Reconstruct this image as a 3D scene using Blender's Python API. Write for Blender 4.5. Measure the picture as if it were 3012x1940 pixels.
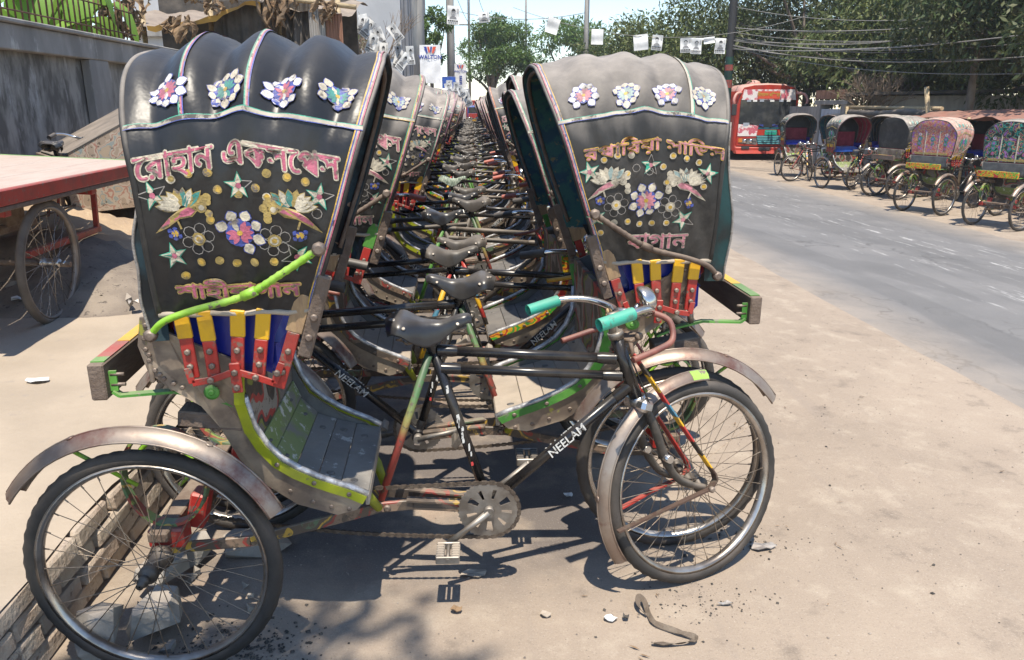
import bpy, bmesh, math, random
import numpy as np
from mathutils import Matrix, Vector

sc = bpy.context.scene
for o in list(bpy.data.objects):
    bpy.data.objects.remove(o)
C = sc.collection
R = math.radians
PI = math.pi

# ------------------------------------------------------------------ camera, sky, sun, exposure
CAM_H = 1.55
cam_data = bpy.data.cameras.new('camera')
cam = bpy.data.objects.new('camera', cam_data)
C.objects.link(cam)
cam.location = (0, 0, CAM_H)
cam.rotation_euler = (R(90 - 16.3), 0, R(-3.0))
cam_data.sensor_width = 36
cam_data.lens = 27.0
cam_data.clip_start = 0.05
cam_data.clip_end = 2000
sc.camera = cam

SUN_DIR = Vector((0.02, -0.40, 1.0)).normalized()          # towards the sun
world = bpy.data.worlds.new('World')
sc.world = world
world.use_nodes = True
wn = world.node_tree
wn.nodes.clear()
sky = wn.nodes.new('ShaderNodeTexSky')
sky.sky_type = 'NISHITA'
sky.sun_disc = False
sky.sun_elevation = math.asin(SUN_DIR.z)
sky.sun_rotation = R(177)
sky.air_density = 1.0
sky.dust_density = 0.0
sky.ozone_density = 1.0
bg = wn.nodes.new('ShaderNodeBackground')
bg.inputs[1].default_value = 0.15
wo = wn.nodes.new('ShaderNodeOutputWorld')
wn.links.new(sky.outputs[0], bg.inputs[0])
wn.links.new(bg.outputs[0], wo.inputs[0])

sun_data = bpy.data.lights.new('sun', 'SUN')
sun_data.energy = 4.6
sun_data.angle = R(0.55)
sun_data.color = (1.0, 0.91, 0.77)
sun = bpy.data.objects.new('sun', sun_data)
C.objects.link(sun)
sun.rotation_euler = (-SUN_DIR).to_track_quat('-Z', 'Y').to_euler()

sc.view_settings.view_transform = 'Standard'
sc.view_settings.look = 'None'
sc.view_settings.gamma = 1.0
sc.view_settings.exposure = 0.66
sc.render.engine = 'CYCLES'
sc.cycles.use_denoising = True
sc.cycles.max_bounces = 6
sc.cycles.diffuse_bounces = 3
sc.cycles.glossy_bounces = 3
sc.cycles.transparent_max_bounces = 6
sc.cycles.caustics_reflective = False
sc.cycles.caustics_refractive = False

# ------------------------------------------------------------------ materials
DUST = (0.40, 0.335, 0.275)
MATS = {}


def _mix(nt, fac, a, b):
    n = nt.nodes.new('ShaderNodeMix')
    n.data_type = 'RGBA'
    for i, v in ((0, fac), (6, a), (7, b)):
        if isinstance(v, bpy.types.NodeSocket):
            nt.links.new(v, n.inputs[i])
        elif i == 0:
            n.inputs[0].default_value = v
        else:
            n.inputs[i].default_value = (v[0], v[1], v[2], 1)
    return n.outputs[2]


def _math(nt, op, a, b=None, clamp=False):
    n = nt.nodes.new('ShaderNodeMath')
    n.operation = op
    n.use_clamp = clamp
    for i, v in ((0, a), (1, b)):
        if v is None:
            continue
        if isinstance(v, bpy.types.NodeSocket):
            nt.links.new(v, n.inputs[i])
        else:
            n.inputs[i].default_value = v
    return n.outputs[0]


def _coord(nt, scale=(1, 1, 1), rand=True):
    tc = nt.nodes.new('ShaderNodeTexCoord')
    vec = tc.outputs['Object']
    if rand:
        oi = nt.nodes.new('ShaderNodeObjectInfo')
        k = _math(nt, 'MULTIPLY', oi.outputs['Random'], 31.0)
        cb = nt.nodes.new('ShaderNodeCombineXYZ')
        for i in range(3):
            nt.links.new(k, cb.inputs[i])
        va = nt.nodes.new('ShaderNodeVectorMath')
        va.operation = 'ADD'
        nt.links.new(vec, va.inputs[0])
        nt.links.new(cb.outputs[0], va.inputs[1])
        vec = va.outputs[0]
    if scale != (1, 1, 1):
        vm = nt.nodes.new('ShaderNodeVectorMath')
        vm.operation = 'MULTIPLY'
        nt.links.new(vec, vm.inputs[0])
        vm.inputs[1].default_value = scale
        vec = vm.outputs[0]
    return vec


def _noise(nt, vec, scale, detail=5, rough=0.6):
    n = nt.nodes.new('ShaderNodeTexNoise')
    n.inputs['Scale'].default_value = scale
    n.inputs['Detail'].default_value = detail
    n.inputs['Roughness'].default_value = rough
    nt.links.new(vec, n.inputs['Vector'])
    return n.outputs['Fac']


def _range(nt, v, lo, hi, a=0.0, b=1.0):
    n = nt.nodes.new('ShaderNodeMapRange')
    n.clamp = True
    nt.links.new(v, n.inputs[0])
    n.inputs[1].default_value = lo
    n.inputs[2].default_value = hi
    n.inputs[3].default_value = a
    n.inputs[4].default_value = b
    return n.outputs[0]


def _begin(name):
    m = bpy.data.materials.new(name)
    m.use_nodes = True
    nt = m.node_tree
    b = nt.nodes['Principled BSDF']
    MATS[name] = m
    return m, nt, b


def mat(name, col, rough=0.6, metal=0.0, col2=None, ns=8.0, lo=0.45, hi=0.6, bump=0.0, bs=60.0,
        dust=0.0, scale=(1, 1, 1), dcol=DUST, spec=0.5, coat=0.0, col3=None, ns3=25.0, lo3=.58, hi3=.64, dustn=(0.15, 0.9)):
    """Worn paint, cloth, metal: base colour, a second colour in patches, a third in chips, dust on what faces up."""
    m, nt, b = _begin(name)
    vec = _coord(nt, scale)
    c = None
    if col2 is not None:
        c = _mix(nt, _range(nt, _noise(nt, vec, ns), lo, hi), col, col2)
    if col3 is not None:
        c = _mix(nt, _range(nt, _noise(nt, vec, ns3, 6, 0.7), lo3, hi3), c if c is not None else col, col3)
    r = rough
    if dust > 0:
        g = nt.nodes.new('ShaderNodeNewGeometry')
        sx = nt.nodes.new('ShaderNodeSeparateXYZ')
        nt.links.new(g.outputs['Normal'], sx.inputs[0])
        up = _range(nt, sx.outputs[2], dustn[0], dustn[1])
        dn = _range(nt, _noise(nt, vec, 5.0, 6, 0.65), 0.3, 0.7, 0.35, 1.0)
        fac = _math(nt, 'MULTIPLY', _math(nt, 'MULTIPLY', up, dn), dust, True)
        grit = _range(nt, _noise(nt, vec, 3.1, 7, 0.7), 0.50, 0.80, 0.0, 0.28 * min(dust, 1))
        fac = _math(nt, 'MAXIMUM', fac, grit)
        c = _mix(nt, fac, c if c is not None else col, dcol)
        r = _math(nt, 'ADD', _math(nt, 'MULTIPLY', fac, max(0.0, 0.88 - rough)), rough, True)
        if metal > 0:
            nt.links.new(_math(nt, 'MULTIPLY', _math(nt, 'SUBTRACT', 1.0, fac), metal), b.inputs['Metallic'])
    if c is None:
        b.inputs['Base Color'].default_value = (*col, 1)
    else:
        nt.links.new(c, b.inputs['Base Color'])
    if isinstance(r, bpy.types.NodeSocket):
        nt.links.new(r, b.inputs['Roughness'])
    else:
        b.inputs['Roughness'].default_value = r
    if not (dust > 0 and metal > 0):
        b.inputs['Metallic'].default_value = metal
    b.inputs['Specular IOR Level'].default_value = spec
    b.inputs['Coat Weight'].default_value = coat
    if bump > 0:
        bp = nt.nodes.new('ShaderNodeBump')
        bp.inputs['Strength'].default_value = bump
        bp.inputs['Distance'].default_value = 0.01
        nt.links.new(_noise(nt, vec, bs, 4), bp.inputs['Height'])
        nt.links.new(bp.outputs[0], b.inputs['Normal'])
    return m


def mat_bands(name, stops, ns=6.0, axis=None, rng=(0, 1), rough=0.5, chip=(0.10, 0.075, 0.055), wear=0.5, dust=0.4, const=True):
    """Hand-painted bands of colour: stops are (position, colour) along an object axis or through noise, with worn chips."""
    m, nt, b = _begin(name)
    tc = nt.nodes.new('ShaderNodeTexCoord')
    vec = _coord(nt)
    if axis is None:
        v = _range(nt, _noise(nt, vec, ns, 2, 0.4), 0.28, 0.72)
    else:
        sx = nt.nodes.new('ShaderNodeSeparateXYZ')
        nt.links.new(tc.outputs['Object'], sx.inputs[0])
        base = _range(nt, sx.outputs[axis], rng[0], rng[1])
        v = _math(nt, 'ADD', base, _range(nt, _noise(nt, vec, 22, 3), 0, 1, -0.06, 0.06))
    cr = nt.nodes.new('ShaderNodeValToRGB')
    cr.color_ramp.interpolation = 'CONSTANT' if const else 'LINEAR'
    e = cr.color_ramp.elements
    e[0].position, e[0].color = stops[0][0], (*stops[0][1], 1)
    e[1].position, e[1].color = stops[1][0], (*stops[1][1], 1)
    for p, c in stops[2:]:
        x = e.new(p)
        x.color = (*c, 1)
    nt.links.new(v, cr.inputs[0])
    c = _mix(nt, _range(nt, _noise(nt, vec, 30, 6, 0.75), 0.62 - 0.12 * wear, 0.68 - 0.12 * wear), cr.outputs[0], chip)
    g = nt.nodes.new('ShaderNodeNewGeometry')
    sx2 = nt.nodes.new('ShaderNodeSeparateXYZ')
    nt.links.new(g.outputs['Normal'], sx2.inputs[0])
    fac = _math(nt, 'MULTIPLY', _math(nt, 'MULTIPLY', _range(nt, sx2.outputs[2], 0.2, 0.9), _range(nt, _noise(nt, vec, 7, 5), 0.3, 0.7)), dust, True)
    c = _mix(nt, fac, c, DUST)
    nt.links.new(c, b.inputs['Base Color'])
    b.inputs['Roughness'].default_value = rough
    return m


# hoods
mat('vinyl_black', (0.010, 0.0105, 0.0125), 0.37, 0, (0.017, 0.017, 0.018), 4, .40, .66, .40, 9, dust=.26, dcol=(.27, .255, .24), dustn=(.3, 1.15), col3=(.10, .09, .08), ns3=15, lo3=.70, hi3=.76)
mat('vinyl_dusty', (0.015, 0.0145, 0.0145), 0.55, 0, (0.034, 0.032, 0.030), 5, .42, .65, .45, 9, dust=.95, dcol=(.33, .295, .262), dustn=(.15, .85), col3=(.12, .11, .10), ns3=11, lo3=.70, hi3=.76)
mat('vinyl_grey', (0.03, 0.03, 0.032), 0.6, 0, (0.06, 0.056, 0.052), 5, .42, .65, .15, 30, dust=.95, dcol=(.44, .385, .335), dustn=(.1, .7))
mat('vinyl_pink', (0.40, 0.17, 0.14), 0.7, 0, (0.46, 0.30, 0.24), 14, .42, .58, .1, 30, dust=.8, dcol=(.48, .35, .29), col3=(.10, .22, .17), ns3=20)
mat('lining_dark', (0.012, 0.014, 0.016), 0.85, 0, (0.02, 0.045, 0.06), 9, .45, .6)
mat('lining_teal', (0.008, 0.055, 0.095), 0.7, 0, (0.02, 0.10, 0.10), 16, .46, .54, col3=(.16, .14, .07), ns3=22, lo3=.6, hi3=.63)
mat('lining_red', (0.22, 0.012, 0.03), 0.7, 0, (0.30, 0.03, 0.05), 9)
mat('flap_teal', (0.006, 0.045, 0.05), 0.6, 0, (0.012, 0.02, 0.022), 7, bump=.1)
# ribbon and applique
PAL = {
    'gold': (0.40, 0.29, 0.09), 'cream': (0.60, 0.54, 0.42), 'pink': (0.50, 0.13, 0.20), 'green': (0.03, 0.32, 0.22),
    'blue': (0.06, 0.09, 0.36), 'white': (0.68, 0.66, 0.62), 'teal': (0.05, 0.27, 0.24), 'red': (0.55, 0.03, 0.03),
    'yellow': (0.58, 0.37, 0.06), 'lilac': (0.33, 0.13, 0.42), 'orange': (0.66, 0.22, 0.03), 'thread': (0.30, 0.28, 0.26)}
for k, v in PAL.items():
    mat('foil_' + k, v, 0.38, 0, tuple(x * 0.62 + .02 for x in v), 40, .45, .6, bump=.35, bs=160, dust=.4, col3=(.17, .145, .12), ns3=30, lo3=.57, hi3=.64)
for k in ('pink', 'gold', 'white', 'teal', 'lilac'):
    v = tuple(x * .45 + .27 for x in PAL[k]) if k != 'pink' else (.50, .20, .24)
    mat('faded_' + k, v, 0.55, 0, tuple(x * .55 for x in v), 30, .48, .62, bump=.3, bs=120, dust=.5, col3=(.14, .12, .10), ns3=22, lo3=.58, hi3=.62)
mat('trim_dull', (.46, .42, .35), .7, 0, (.33, .30, .25), 20, .45, .6, col3=(.07, .06, .055), ns3=16, lo3=.55, hi3=.6, dust=.3)
# painted wood and metal
mat('paint_red', (0.36, 0.024, 0.018), 0.42, 0, (0.25, 0.03, 0.024), 10, dust=.45, col3=(.16, .11, .085), ns3=24, lo3=.58, hi3=.64, bump=.1)
mat('paint_yellow', (0.72, 0.40, 0.012), 0.45, 0, (0.60, 0.33, 0.02), 10, dust=.3, col3=(.30, .26, .22), ns3=17, lo3=.62, hi3=.66, bump=.1)
mat('paint_lime', (0.22, 0.46, 0.03), 0.4, 0, (0.28, 0.50, 0.06), 12, dust=.3, col3=(.15, .12, .09), ns3=26, lo3=.58, hi3=.62, bump=.2)
mat('paint_olive', (0.30, 0.34, 0.012), 0.5, 0, (0.22, 0.25, 0.02), 10, dust=.3, col3=(.15, .13, .08), ns3=26, lo3=.64, hi3=.68)
mat('paint_green', (0.05, 0.20, 0.03), 0.55, 0, (0.10, 0.30, 0.05), 8, dust=.4, col3=(.20, .18, .15), ns3=22, lo3=.6, hi3=.66)
mat('paint_blue', (0.02, 0.10, 0.45), 0.5, 0, (0.03, 0.07, 0.3), 8, dust=.4)
mat('seat_blue', (0.006, 0.018, 0.26), 0.28, 0, (0.01, 0.03, 0.33), 7, bump=.05, bs=25, dust=.25)
mat('raw_wood', (0.36, 0.24, 0.13), 0.75, 0, (0.26, 0.17, 0.10), 10, .4, .6, .3, 20, scale=(6, 6, 1), dust=.3)
mat('grey_board', (0.235, 0.225, 0.205), 0.7, 0, (0.15, 0.142, 0.132), 5, .4, .6, .35, 30, dust=.35, col3=(.55, .54, .50), ns3=16, lo3=.59, hi3=.63, dcol=(.33, .29, .25))
mat('green_board', (0.19, 0.25, 0.075), 0.65, 0, (0.20, 0.19, 0.165), 6, .53, .60, .3, 30, dust=.3, col3=(.56, .56, .50), ns3=18, lo3=.57, hi3=.62)
mat('dust_board', (0.42, 0.36, 0.29), 0.85, 0, (0.30, 0.26, 0.21), 6, .4, .6, .25, 30, dust=.6)
mat('sheet_metal', (0.38, 0.31, 0.235), 0.42, .25, (0.19, 0.15, 0.12), 6, .42, .58, .15, 14, dust=.4, col3=(.36, .36, .07), ns3=6, lo3=.62, hi3=.65)
mat('dark_sheet', (0.11, 0.112, 0.115), 0.5, .4, (0.17, 0.17, 0.165), 9, .4, .6, .1, 20, dust=.35)
mat('worn_edge', (0.62, 0.62, 0.63), 0.4, .5, (0.30, 0.30, 0.31), 30, .4, .6, .4, 50, dust=.2)
mat('mud_metal', (0.20, 0.14, 0.11), 0.36, .6, (0.30, 0.25, 0.21), 5, .4, .62, .10, 20, dust=.3, col3=(.15, .06, .045), ns3=7, lo3=.52, hi3=.66, scale=(1, 1, 1))
mat('old_plank', (0.125, 0.09, 0.068), 0.85, 0, (0.16, 0.12, 0.095), 6, .4, .6, .4, 22, scale=(5, 1, 5), dust=.25)
mat('frame_black', (0.010, 0.010, 0.012), 0.25, 0, (0.03, 0.026, 0.023), 8, .45, .65, dust=.16, col3=(.22, .15, .11), ns3=9, lo3=.69, hi3=.73, dcol=(.32, .27, .22), dustn=(.5, 1.1))
mat('frame_dusty', (0.028, 0.025, 0.022), 0.45, 0, (0.10, 0.08, 0.065), 8, .45, .65, dust=.7, dcol=(.33, .28, .23))
mat('chrome', (0.62, 0.62, 0.62), 0.16, 1.0, (0.42, 0.40, 0.37), 9, .45, .7, dust=.25)
mat('dull_steel', (0.30, 0.285, 0.265), 0.42, .75, (0.17, 0.15, 0.13), 14, .4, .65, dust=.45)
mat('spoke_steel', (0.30, 0.25, 0.20), 0.4, .7, (0.20, 0.15, 0.11), 20, .4, .6)
mat('rust', (0.13, 0.085, 0.06), 0.75, .2, (0.20, 0.15, 0.11), 20, .4, .6, .3, 80, dust=.3)
mat('hub_dark', (0.05, 0.043, 0.037), 0.5, .4, (0.11, 0.09, 0.075), 20, dust=.3)
mat('rebar', (0.15, 0.11, 0.085), 0.7, .3, (0.10, 0.07, 0.055), 20, .4, .6, .2, 60, dust=.5)
mat('tyre', (0.022, 0.021, 0.020), 0.7, 0, (0.060, 0.050, 0.043), 5, .42, .66, .2, 120, dust=.38, dcol=(.24, .20, .165), dustn=(0, 1.0))
mat('tyre_grey', (0.075, 0.066, 0.058), 0.8, 0, (0.14, 0.12, 0.10), 5, .38, .62, .2, 120, dust=.6, dcol=(.33, .28, .235), dustn=(-.2, .9))
mat('rim_steel', (0.45, 0.43, 0.41), 0.25, .95, (0.22, 0.19, 0.165), 6, .42, .62, dust=.3)
mat('rim_rusty', (0.22, 0.18, 0.15), 0.5, .5, (0.30, 0.27, 0.24), 7, .42, .62, dust=.4)
mat('saddle_black', (0.020, 0.021, 0.025), 0.30, 0, (0.05, 0.048, 0.046), 5, .45, .7, .05, 50, dust=.38, dcol=(.33, .29, .26), dustn=(.55, 1.15))
mat('saddle_dusty', (0.042, 0.039, 0.036), 0.42, 0, (0.085, 0.075, 0.067), 5, .42, .66, .05, 50, dust=.65, dcol=(.28, .245, .21), dustn=(.4, 1.05))
mat('cloth_stripe', (0.35, 0.40, 0.33), 0.85, 0, (0.12, 0.16, 0.12), 30, .45, .55, scale=(4, .6, 1))
mat('grip_green', (0.035, 0.36, 0.26), 0.42, 0, (0.05, 0.30, 0.22), 9, dust=.3, col3=(.06, .20, .15), ns3=30)
mat('grip_black', (0.022, 0.022, 0.024), 0.45, 0, (0.06, 0.056, 0.05), 9, dust=.4)
mat('grip_red', (0.42, 0.11, 0.08), 0.55, 0, (0.32, 0.10, 0.08), 9, dust=.3)
mat('brake_tube', (0.22, 0.07, 0.05), 0.5, 0, (0.13, 0.04, 0.035), 12, dust=.3)
mat('brake_yellow', (0.60, 0.33, 0.03), 0.5, 0, (0.5, 0.27, 0.03), 12, dust=.3)
mat('rope', (0.50, 0.36, 0.20), 0.9, 0, (0.36, 0.25, 0.14), 60, bump=.6, bs=150)
mat('chain_steel', (0.075, 0.058, 0.046), 0.6, .4, (0.14, 0.11, 0.085), 60)
mat('decal_white', (0.62, 0.62, 0.60), 0.5, 0, (0.42, 0.41, 0.39), 30, .5, .6, col3=(.03, .03, .03), ns3=60, lo3=.56, hi3=.6)
mat('decal_red', (0.5, 0.05, 0.05), 0.5)
mat('decal_green', (0.05, 0.3, 0.15), 0.5)
mat('bolt', (0.25, 0.20, 0.165), 0.5, .6, (0.16, 0.12, 0.10), 30, dust=.5)
_RED, _YEL, _BLK, _GRN, _BLU = (.42, .035, .03), (.66, .38, .02), (.03, .025, .02), (.06, .22, .06), (.06, .20, .30)
mat_bands('painted_rail', [(0, (.07, .055, .045)), (.34, (.20, .14, .10)), (.46, (.28, .05, .04)), (.53, (.10, .08, .06)), (.60, (.46, .29, .05)), (.66, (.09, .07, .055)), (.78, (.10, .15, .09))], ns=7, wear=.9, dust=.6)
mat_bands('painted_strut', [(0, (.07, .04, .03)), (.12, _YEL), (.22, _BLK), (.30, _RED), (.42, _YEL), (.50, _BLU), (.60, _RED), (.66, _YEL), (.78, _BLK), (.84, _RED)], axis=2, rng=(.36, .86), wear=.55, dust=.2)
mat_bands('painted_stay', [(0, (.30, .045, .035)), (.42, (.30, .06, .045)), (.55, (.26, .24, .08)), (.72, (.07, .17, .06)), (.95, (.03, .08, .035))], axis=2, rng=(.35, .82), wear=.7, dust=.25, const=False)
mat_bands('painted_spring', [(0, (.08, .17, .07)), (.34, (.26, .34, .09)), (.46, (.30, .07, .05)), (.54, (.10, .18, .08)), (.68, (.42, .28, .07)), (.76, (.10, .16, .08))], ns=8, wear=.6)
mat_bands('painted_body', [(0, (.05, .04, .035)), (.35, (.28, .25, .21)), (.50, (.36, .05, .04)), (.58, (.06, .05, .045)), (.68, (.20, .22, .05)), (.76, (.20, .17, .15))], ns=5, wear=.6)
mat_bands('painted_sign', [(0, (.06, .35, .04)), (.2, (.70, .30, .02)), (.34, _RED), (.44, _YEL), (.56, (.06, .35, .04)), (.68, (.65, .25, .02)), (.8, _RED)], ns=14, wear=.3)
mat_bands('far_panel', [(0, (.02, .02, .022)), (.34, (.03, .28, .22)), (.44, (.02, .02, .022)), (.52, (.45, .36, .16)), (.6, (.35, .07, .12)), (.66, (.02, .02, .022)), (.78, (.30, .14, .36))], ns=16, wear=.2, dust=.3)
mat_bands('faded_mural', [(0, (.33, .25, .18)), (.38, (.42, .34, .26)), (.5, (.34, .17, .12)), (.56, (.40, .33, .25)), (.66, (.24, .27, .25)), (.74, (.38, .29, .20))], ns=9, wear=.4, dust=.5)
mat_bands('far_panel_pink', [(0, (.38, .10, .10)), (.36, (.55, .33, .16)), (.46, (.42, .07, .09)), (.54, (.06, .22, .16)), (.6, (.5, .25, .25)), (.68, (.40, .10, .08)), (.78, (.30, .14, .36))], ns=16, wear=.2, dust=.5)

# ------------------------------------------------------------------ mesh building
class MB:
    def __init__(self):
        self.v, self.f, self.m, self.s = [], [], [], []

    def add(self, vs, fs, mat=0, smooth=False):
        o = len(self.v)
        self.v.extend([tuple(p) for p in vs])
        for f in fs:
            self.f.append(tuple(i + o for i in f))
            self.m.append(mat)
            self.s.append(smooth)
        return self

    def join(self, other, remap=None):
        o = len(self.v)
        self.v.extend(other.v)
        for f, m, s in zip(other.f, other.m, other.s):
            self.f.append(tuple(i + o for i in f))
            self.m.append(remap[m] if remap else m)
            self.s.append(s)
        return self

    def xform(self, M):
        self.v = [tuple(M @ Vector(p)) for p in self.v]
        return self

    def box(self, c, s, mat=0, M=None, ch=0.0):
        hx, hy, hz = s[0] / 2, s[1] / 2, s[2] / 2
        if ch <= 0:
            vs = [(x * hx, y * hy, z * hz) for x in (-1, 1) for y in (-1, 1) for z in (-1, 1)]
            fs = [(0, 1, 3, 2), (4, 6, 7, 5), (0, 4, 5, 1), (2, 3, 7, 6), (0, 2, 6, 4), (1, 5, 7, 3)]
        else:
            ch = min(ch, hx * .9, hy * .9, hz * .9)
            vs, idx = [], {}
            for x in (-1, 1):
                for y in (-1, 1):
                    for z in (-1, 1):
                        for a in range(3):
                            d = [ch, ch, ch]
                            d[a] = 0
                            idx[(x, y, z, a)] = len(vs)
                            vs.append((x * (hx - d[0]), y * (hy - d[1]), z * (hz - d[2])))
            fs = []
            for a in range(3):
                b, c2 = (a + 1) % 3, (a + 2) % 3
                for sg in (-1, 1):
                    q = []
                    for u, w in ((-1, -1), (1, -1), (1, 1), (-1, 1)):
                        k = [0, 0, 0]
                        k[a], k[b], k[c2] = sg, u, w
                        q.append(idx[(*k, a)])
                    fs.append(q if sg > 0 else q[::-1])
            for a in range(3):            # edges along axis a
                b, c2 = (a + 1) % 3, (a + 2) % 3
                for u in (-1, 1):
                    for w in (-1, 1):
                        q = []
                        for sg, ax in ((-1, b), (-1, c2), (1, c2), (1, b)):
                            k = [0, 0, 0]
                            k[a], k[b], k[c2] = sg, u, w
                            q.append(idx[(*k, ax)])
                        fs.append(q if u * w < 0 else q[::-1])
            for x in (-1, 1):
                for y in (-1, 1):
                    for z in (-1, 1):
                        q = [idx[(x, y, z, a)] for a in range(3)]
                        fs.append(q if x * y * z > 0 else q[::-1])
        c = Vector(c)
        if M is not None:
            vs = [c + M @ Vector(p) for p in vs]
        else:
            vs = [c + Vector(p) for p in vs]
        return self.add(vs, fs, mat)

    def bar(self, a, b, w, t, mat=0, up=(0, 0, 1), ch=0.0):
        """a flat bar from a to b, width w across 'up', thickness t along it"""
        a, b = Vector(a), Vector(b)
        d = (b - a)
        L = d.length
        x = d.normalized()
        y = Vector(up).cross(x)
        if y.length < 1e-5:
            y = Vector((0, 1, 0)).cross(x)
        y.normalize()
        z = x.cross(y)
        M = Matrix((x, y, z)).transposed()
        return self.box((a + b) / 2, (L, w, t), mat, M, ch)

    def tube(self, pts, r, seg=8, closed=False, mat=0, caps=True, smooth=True):
        P = [Vector(p) for p in pts]
        n = len(P)
        rs = r if isinstance(r, (list, tuple)) else [r] * n
        T = []
        for i in range(n):
            if closed:
                t = P[(i + 1) % n] - P[i - 1]
            else:
                t = P[min(i + 1, n - 1)] - P[max(i - 1, 0)]
            T.append(t.normalized() if t.length > 1e-9 else Vector((0, 0, 1)))
        ref = Vector((0, 0, 1)) if abs(T[0].z) < .9 else Vector((1, 0, 0))
        N = (ref - T[0] * ref.dot(T[0])).normalized()
        vs = []
        for i in range(n):
            N = (N - T[i] * N.dot(T[i]))
            if N.length < 1e-6:
                N = T[i].orthogonal()
            N.normalize()
            B = T[i].cross(N)
            for k in range(seg):
                a = 2 * PI * k / seg
                vs.append(P[i] + (N * math.cos(a) + B * math.sin(a)) * rs[i])
        fs = []
        for i in range(n if closed else n - 1):
            j = (i + 1) % n
            for k in range(seg):
                l = (k + 1) % seg
                fs.append((i * seg + k, i * seg + l, j * seg + l, j * seg + k))
        self.add(vs, fs, mat, smooth)
        if caps and not closed:
            o = len(self.v) - len(vs)
            self.f.append(tuple(o + k for k in range(seg - 1, -1, -1)))
            self.f.append(tuple(o + (n - 1) * seg + k for k in range(seg)))
            self.m += [mat, mat]
            self.s += [False, False]
        return self

    def prism(self, poly, y0, y1, mat=0, axis='y', smooth_side=False):
        n = len(poly)
        mk = {'y': lambda p, y: (p[0], y, p[1]), 'z': lambda p, y: (p[0], p[1], y), 'x': lambda p, y: (y, p[0], p[1])}[axis]
        vs = [mk(p, y0) for p in poly] + [mk(p, y1) for p in poly]
        fs = [tuple(range(n)), tuple(range(2 * n - 1, n - 1, -1))]
        self.add(vs, fs, mat)
        o = len(self.v) - 2 * n
        for i in range(n):
            j = (i + 1) % n
            self.f.append((o + i, o + n + i, o + n + j, o + j))
            self.m.append(mat)
            self.s.append(smooth_side)
        return self

    def grid(self, rows, mat=0, smooth=True, flip=False, closed_v=False):
        nu, nv = len(rows), len(rows[0])
        vs = [p for r in rows for p in r]
        fs = []
        for i in range(nu - 1):
            for j in range(nv if closed_v else nv - 1):
                k = (j + 1) % nv
                q = (i * nv + j, i * nv + k, (i + 1) * nv + k, (i + 1) * nv + j)
                fs.append(q[::-1] if flip else q)
        return self.add(vs, fs, mat, smooth)

    def lathe(self, prof, seg=24, axis='y', c=(0, 0, 0), mat=0, smooth=True):
        """prof: list of (r, h) along the axis"""
        rows = []
        for r, h_ in prof:
            row = []
            for k in range(seg):
                a = 2 * PI * k / seg
                p = (r * math.cos(a), h_, r * math.sin(a))
                if axis == 'z':
                    p = (p[0], p[2], h_)
                elif axis == 'x':
                    p = (h_, p[0], p[2])
                row.append((p[0] + c[0], p[1] + c[1], p[2] + c[2]))
            rows.append(row)
        return self.grid(rows, mat, smooth, closed_v=True)

    def disc(self, c, n, r, h_, seg=8, mat=0):
        """a small round bolt or rivet head standing h_ proud along n"""
        n = Vector(n).normalized()
        c = Vector(c)
        return self.tube([c - n * .001, c + n * h_ * .7, c + n * h_], [r, r, r * .6], seg, mat=mat)

    def mesh(self, name, mats):
        me = bpy.data.meshes.new(name)
        me.from_pydata(self.v, [], self.f)
        for m in mats:
            me.materials.append(MATS[m] if isinstance(m, str) else m)
        if self.f:
            me.polygons.foreach_set('material_index', self.m)
            me.polygons.foreach_set('use_smooth', self.s)
        me.update()
        return me


def np_mesh(name, v, f, mats, smooth=False, mi=None):
    me = bpy.data.meshes.new(name)
    n, k = f.shape
    me.vertices.add(len(v))
    me.vertices.foreach_set('co', np.ascontiguousarray(v, np.float32).ravel())
    me.loops.add(n * k)
    me.loops.foreach_set('vertex_index', np.ascontiguousarray(f, np.int32).ravel())
    me.polygons.add(n)
    me.polygons.foreach_set('loop_start', np.arange(0, n * k, k, dtype=np.int32))
    me.polygons.foreach_set('use_smooth', np.full(n, smooth))
    if mi is not None:
        me.polygons.foreach_set('material_index', mi.astype(np.int32))
    for m in mats:
        me.materials.append(MATS[m] if isinstance(m, str) else m)
    me.update(calc_edges=True)
    return me


def link(name, data, parent=None, M=None):
    o = bpy.data.objects.new(name, data)
    C.objects.link(o)
    if parent is not None:
        o.parent = parent
    if M is not None:
        o.matrix_local = M
    return o


def tag(o, label=None, cat=None, group=None, kind=None):
    if label:
        o['label'] = label
    if cat:
        o['category'] = cat
    if group:
        o['group'] = group
    if kind:
        o['kind'] = kind
    return o


def thing(name, loc, rz, label, cat, group=None):
    o = link(name, None)
    o.empty_display_size = .1
    o.location = loc
    o.rotation_euler = (0, 0, rz)
    return tag(o, label, cat, group)


def part(name, mb, mats, parent=None, M=None):
    return link(name, mb.mesh(name, mats), parent, M)


def text2d(body, size=1.0, offset=0.0, res=3, shear=0.0, align='CENTER'):
    c = bpy.data.curves.new('lettering', 'FONT')
    c.body = body
    c.size = size
    c.offset = offset
    c.resolution_u = res
    c.shear = shear
    c.align_x = align
    o = bpy.data.objects.new('lettering', c)
    C.objects.link(o)
    bpy.context.view_layer.update()
    ev = o.evaluated_get(bpy.context.evaluated_depsgraph_get())
    me = ev.to_mesh()
    vs = [(v.co.x, v.co.y) for v in me.vertices]
    fs = [tuple(p.vertices) for p in me.polygons]
    ev.to_mesh_clear()
    bpy.data.objects.remove(o)
    bpy.data.curves.remove(c)
    return vs, fs


def lerp(a, b, t):
    return a + (b - a) * t


def sstep(a, b, x):
    t = min(1.0, max(0.0, (x - a) / (b - a)))
    return t * t * (3 - 2 * t)


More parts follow.
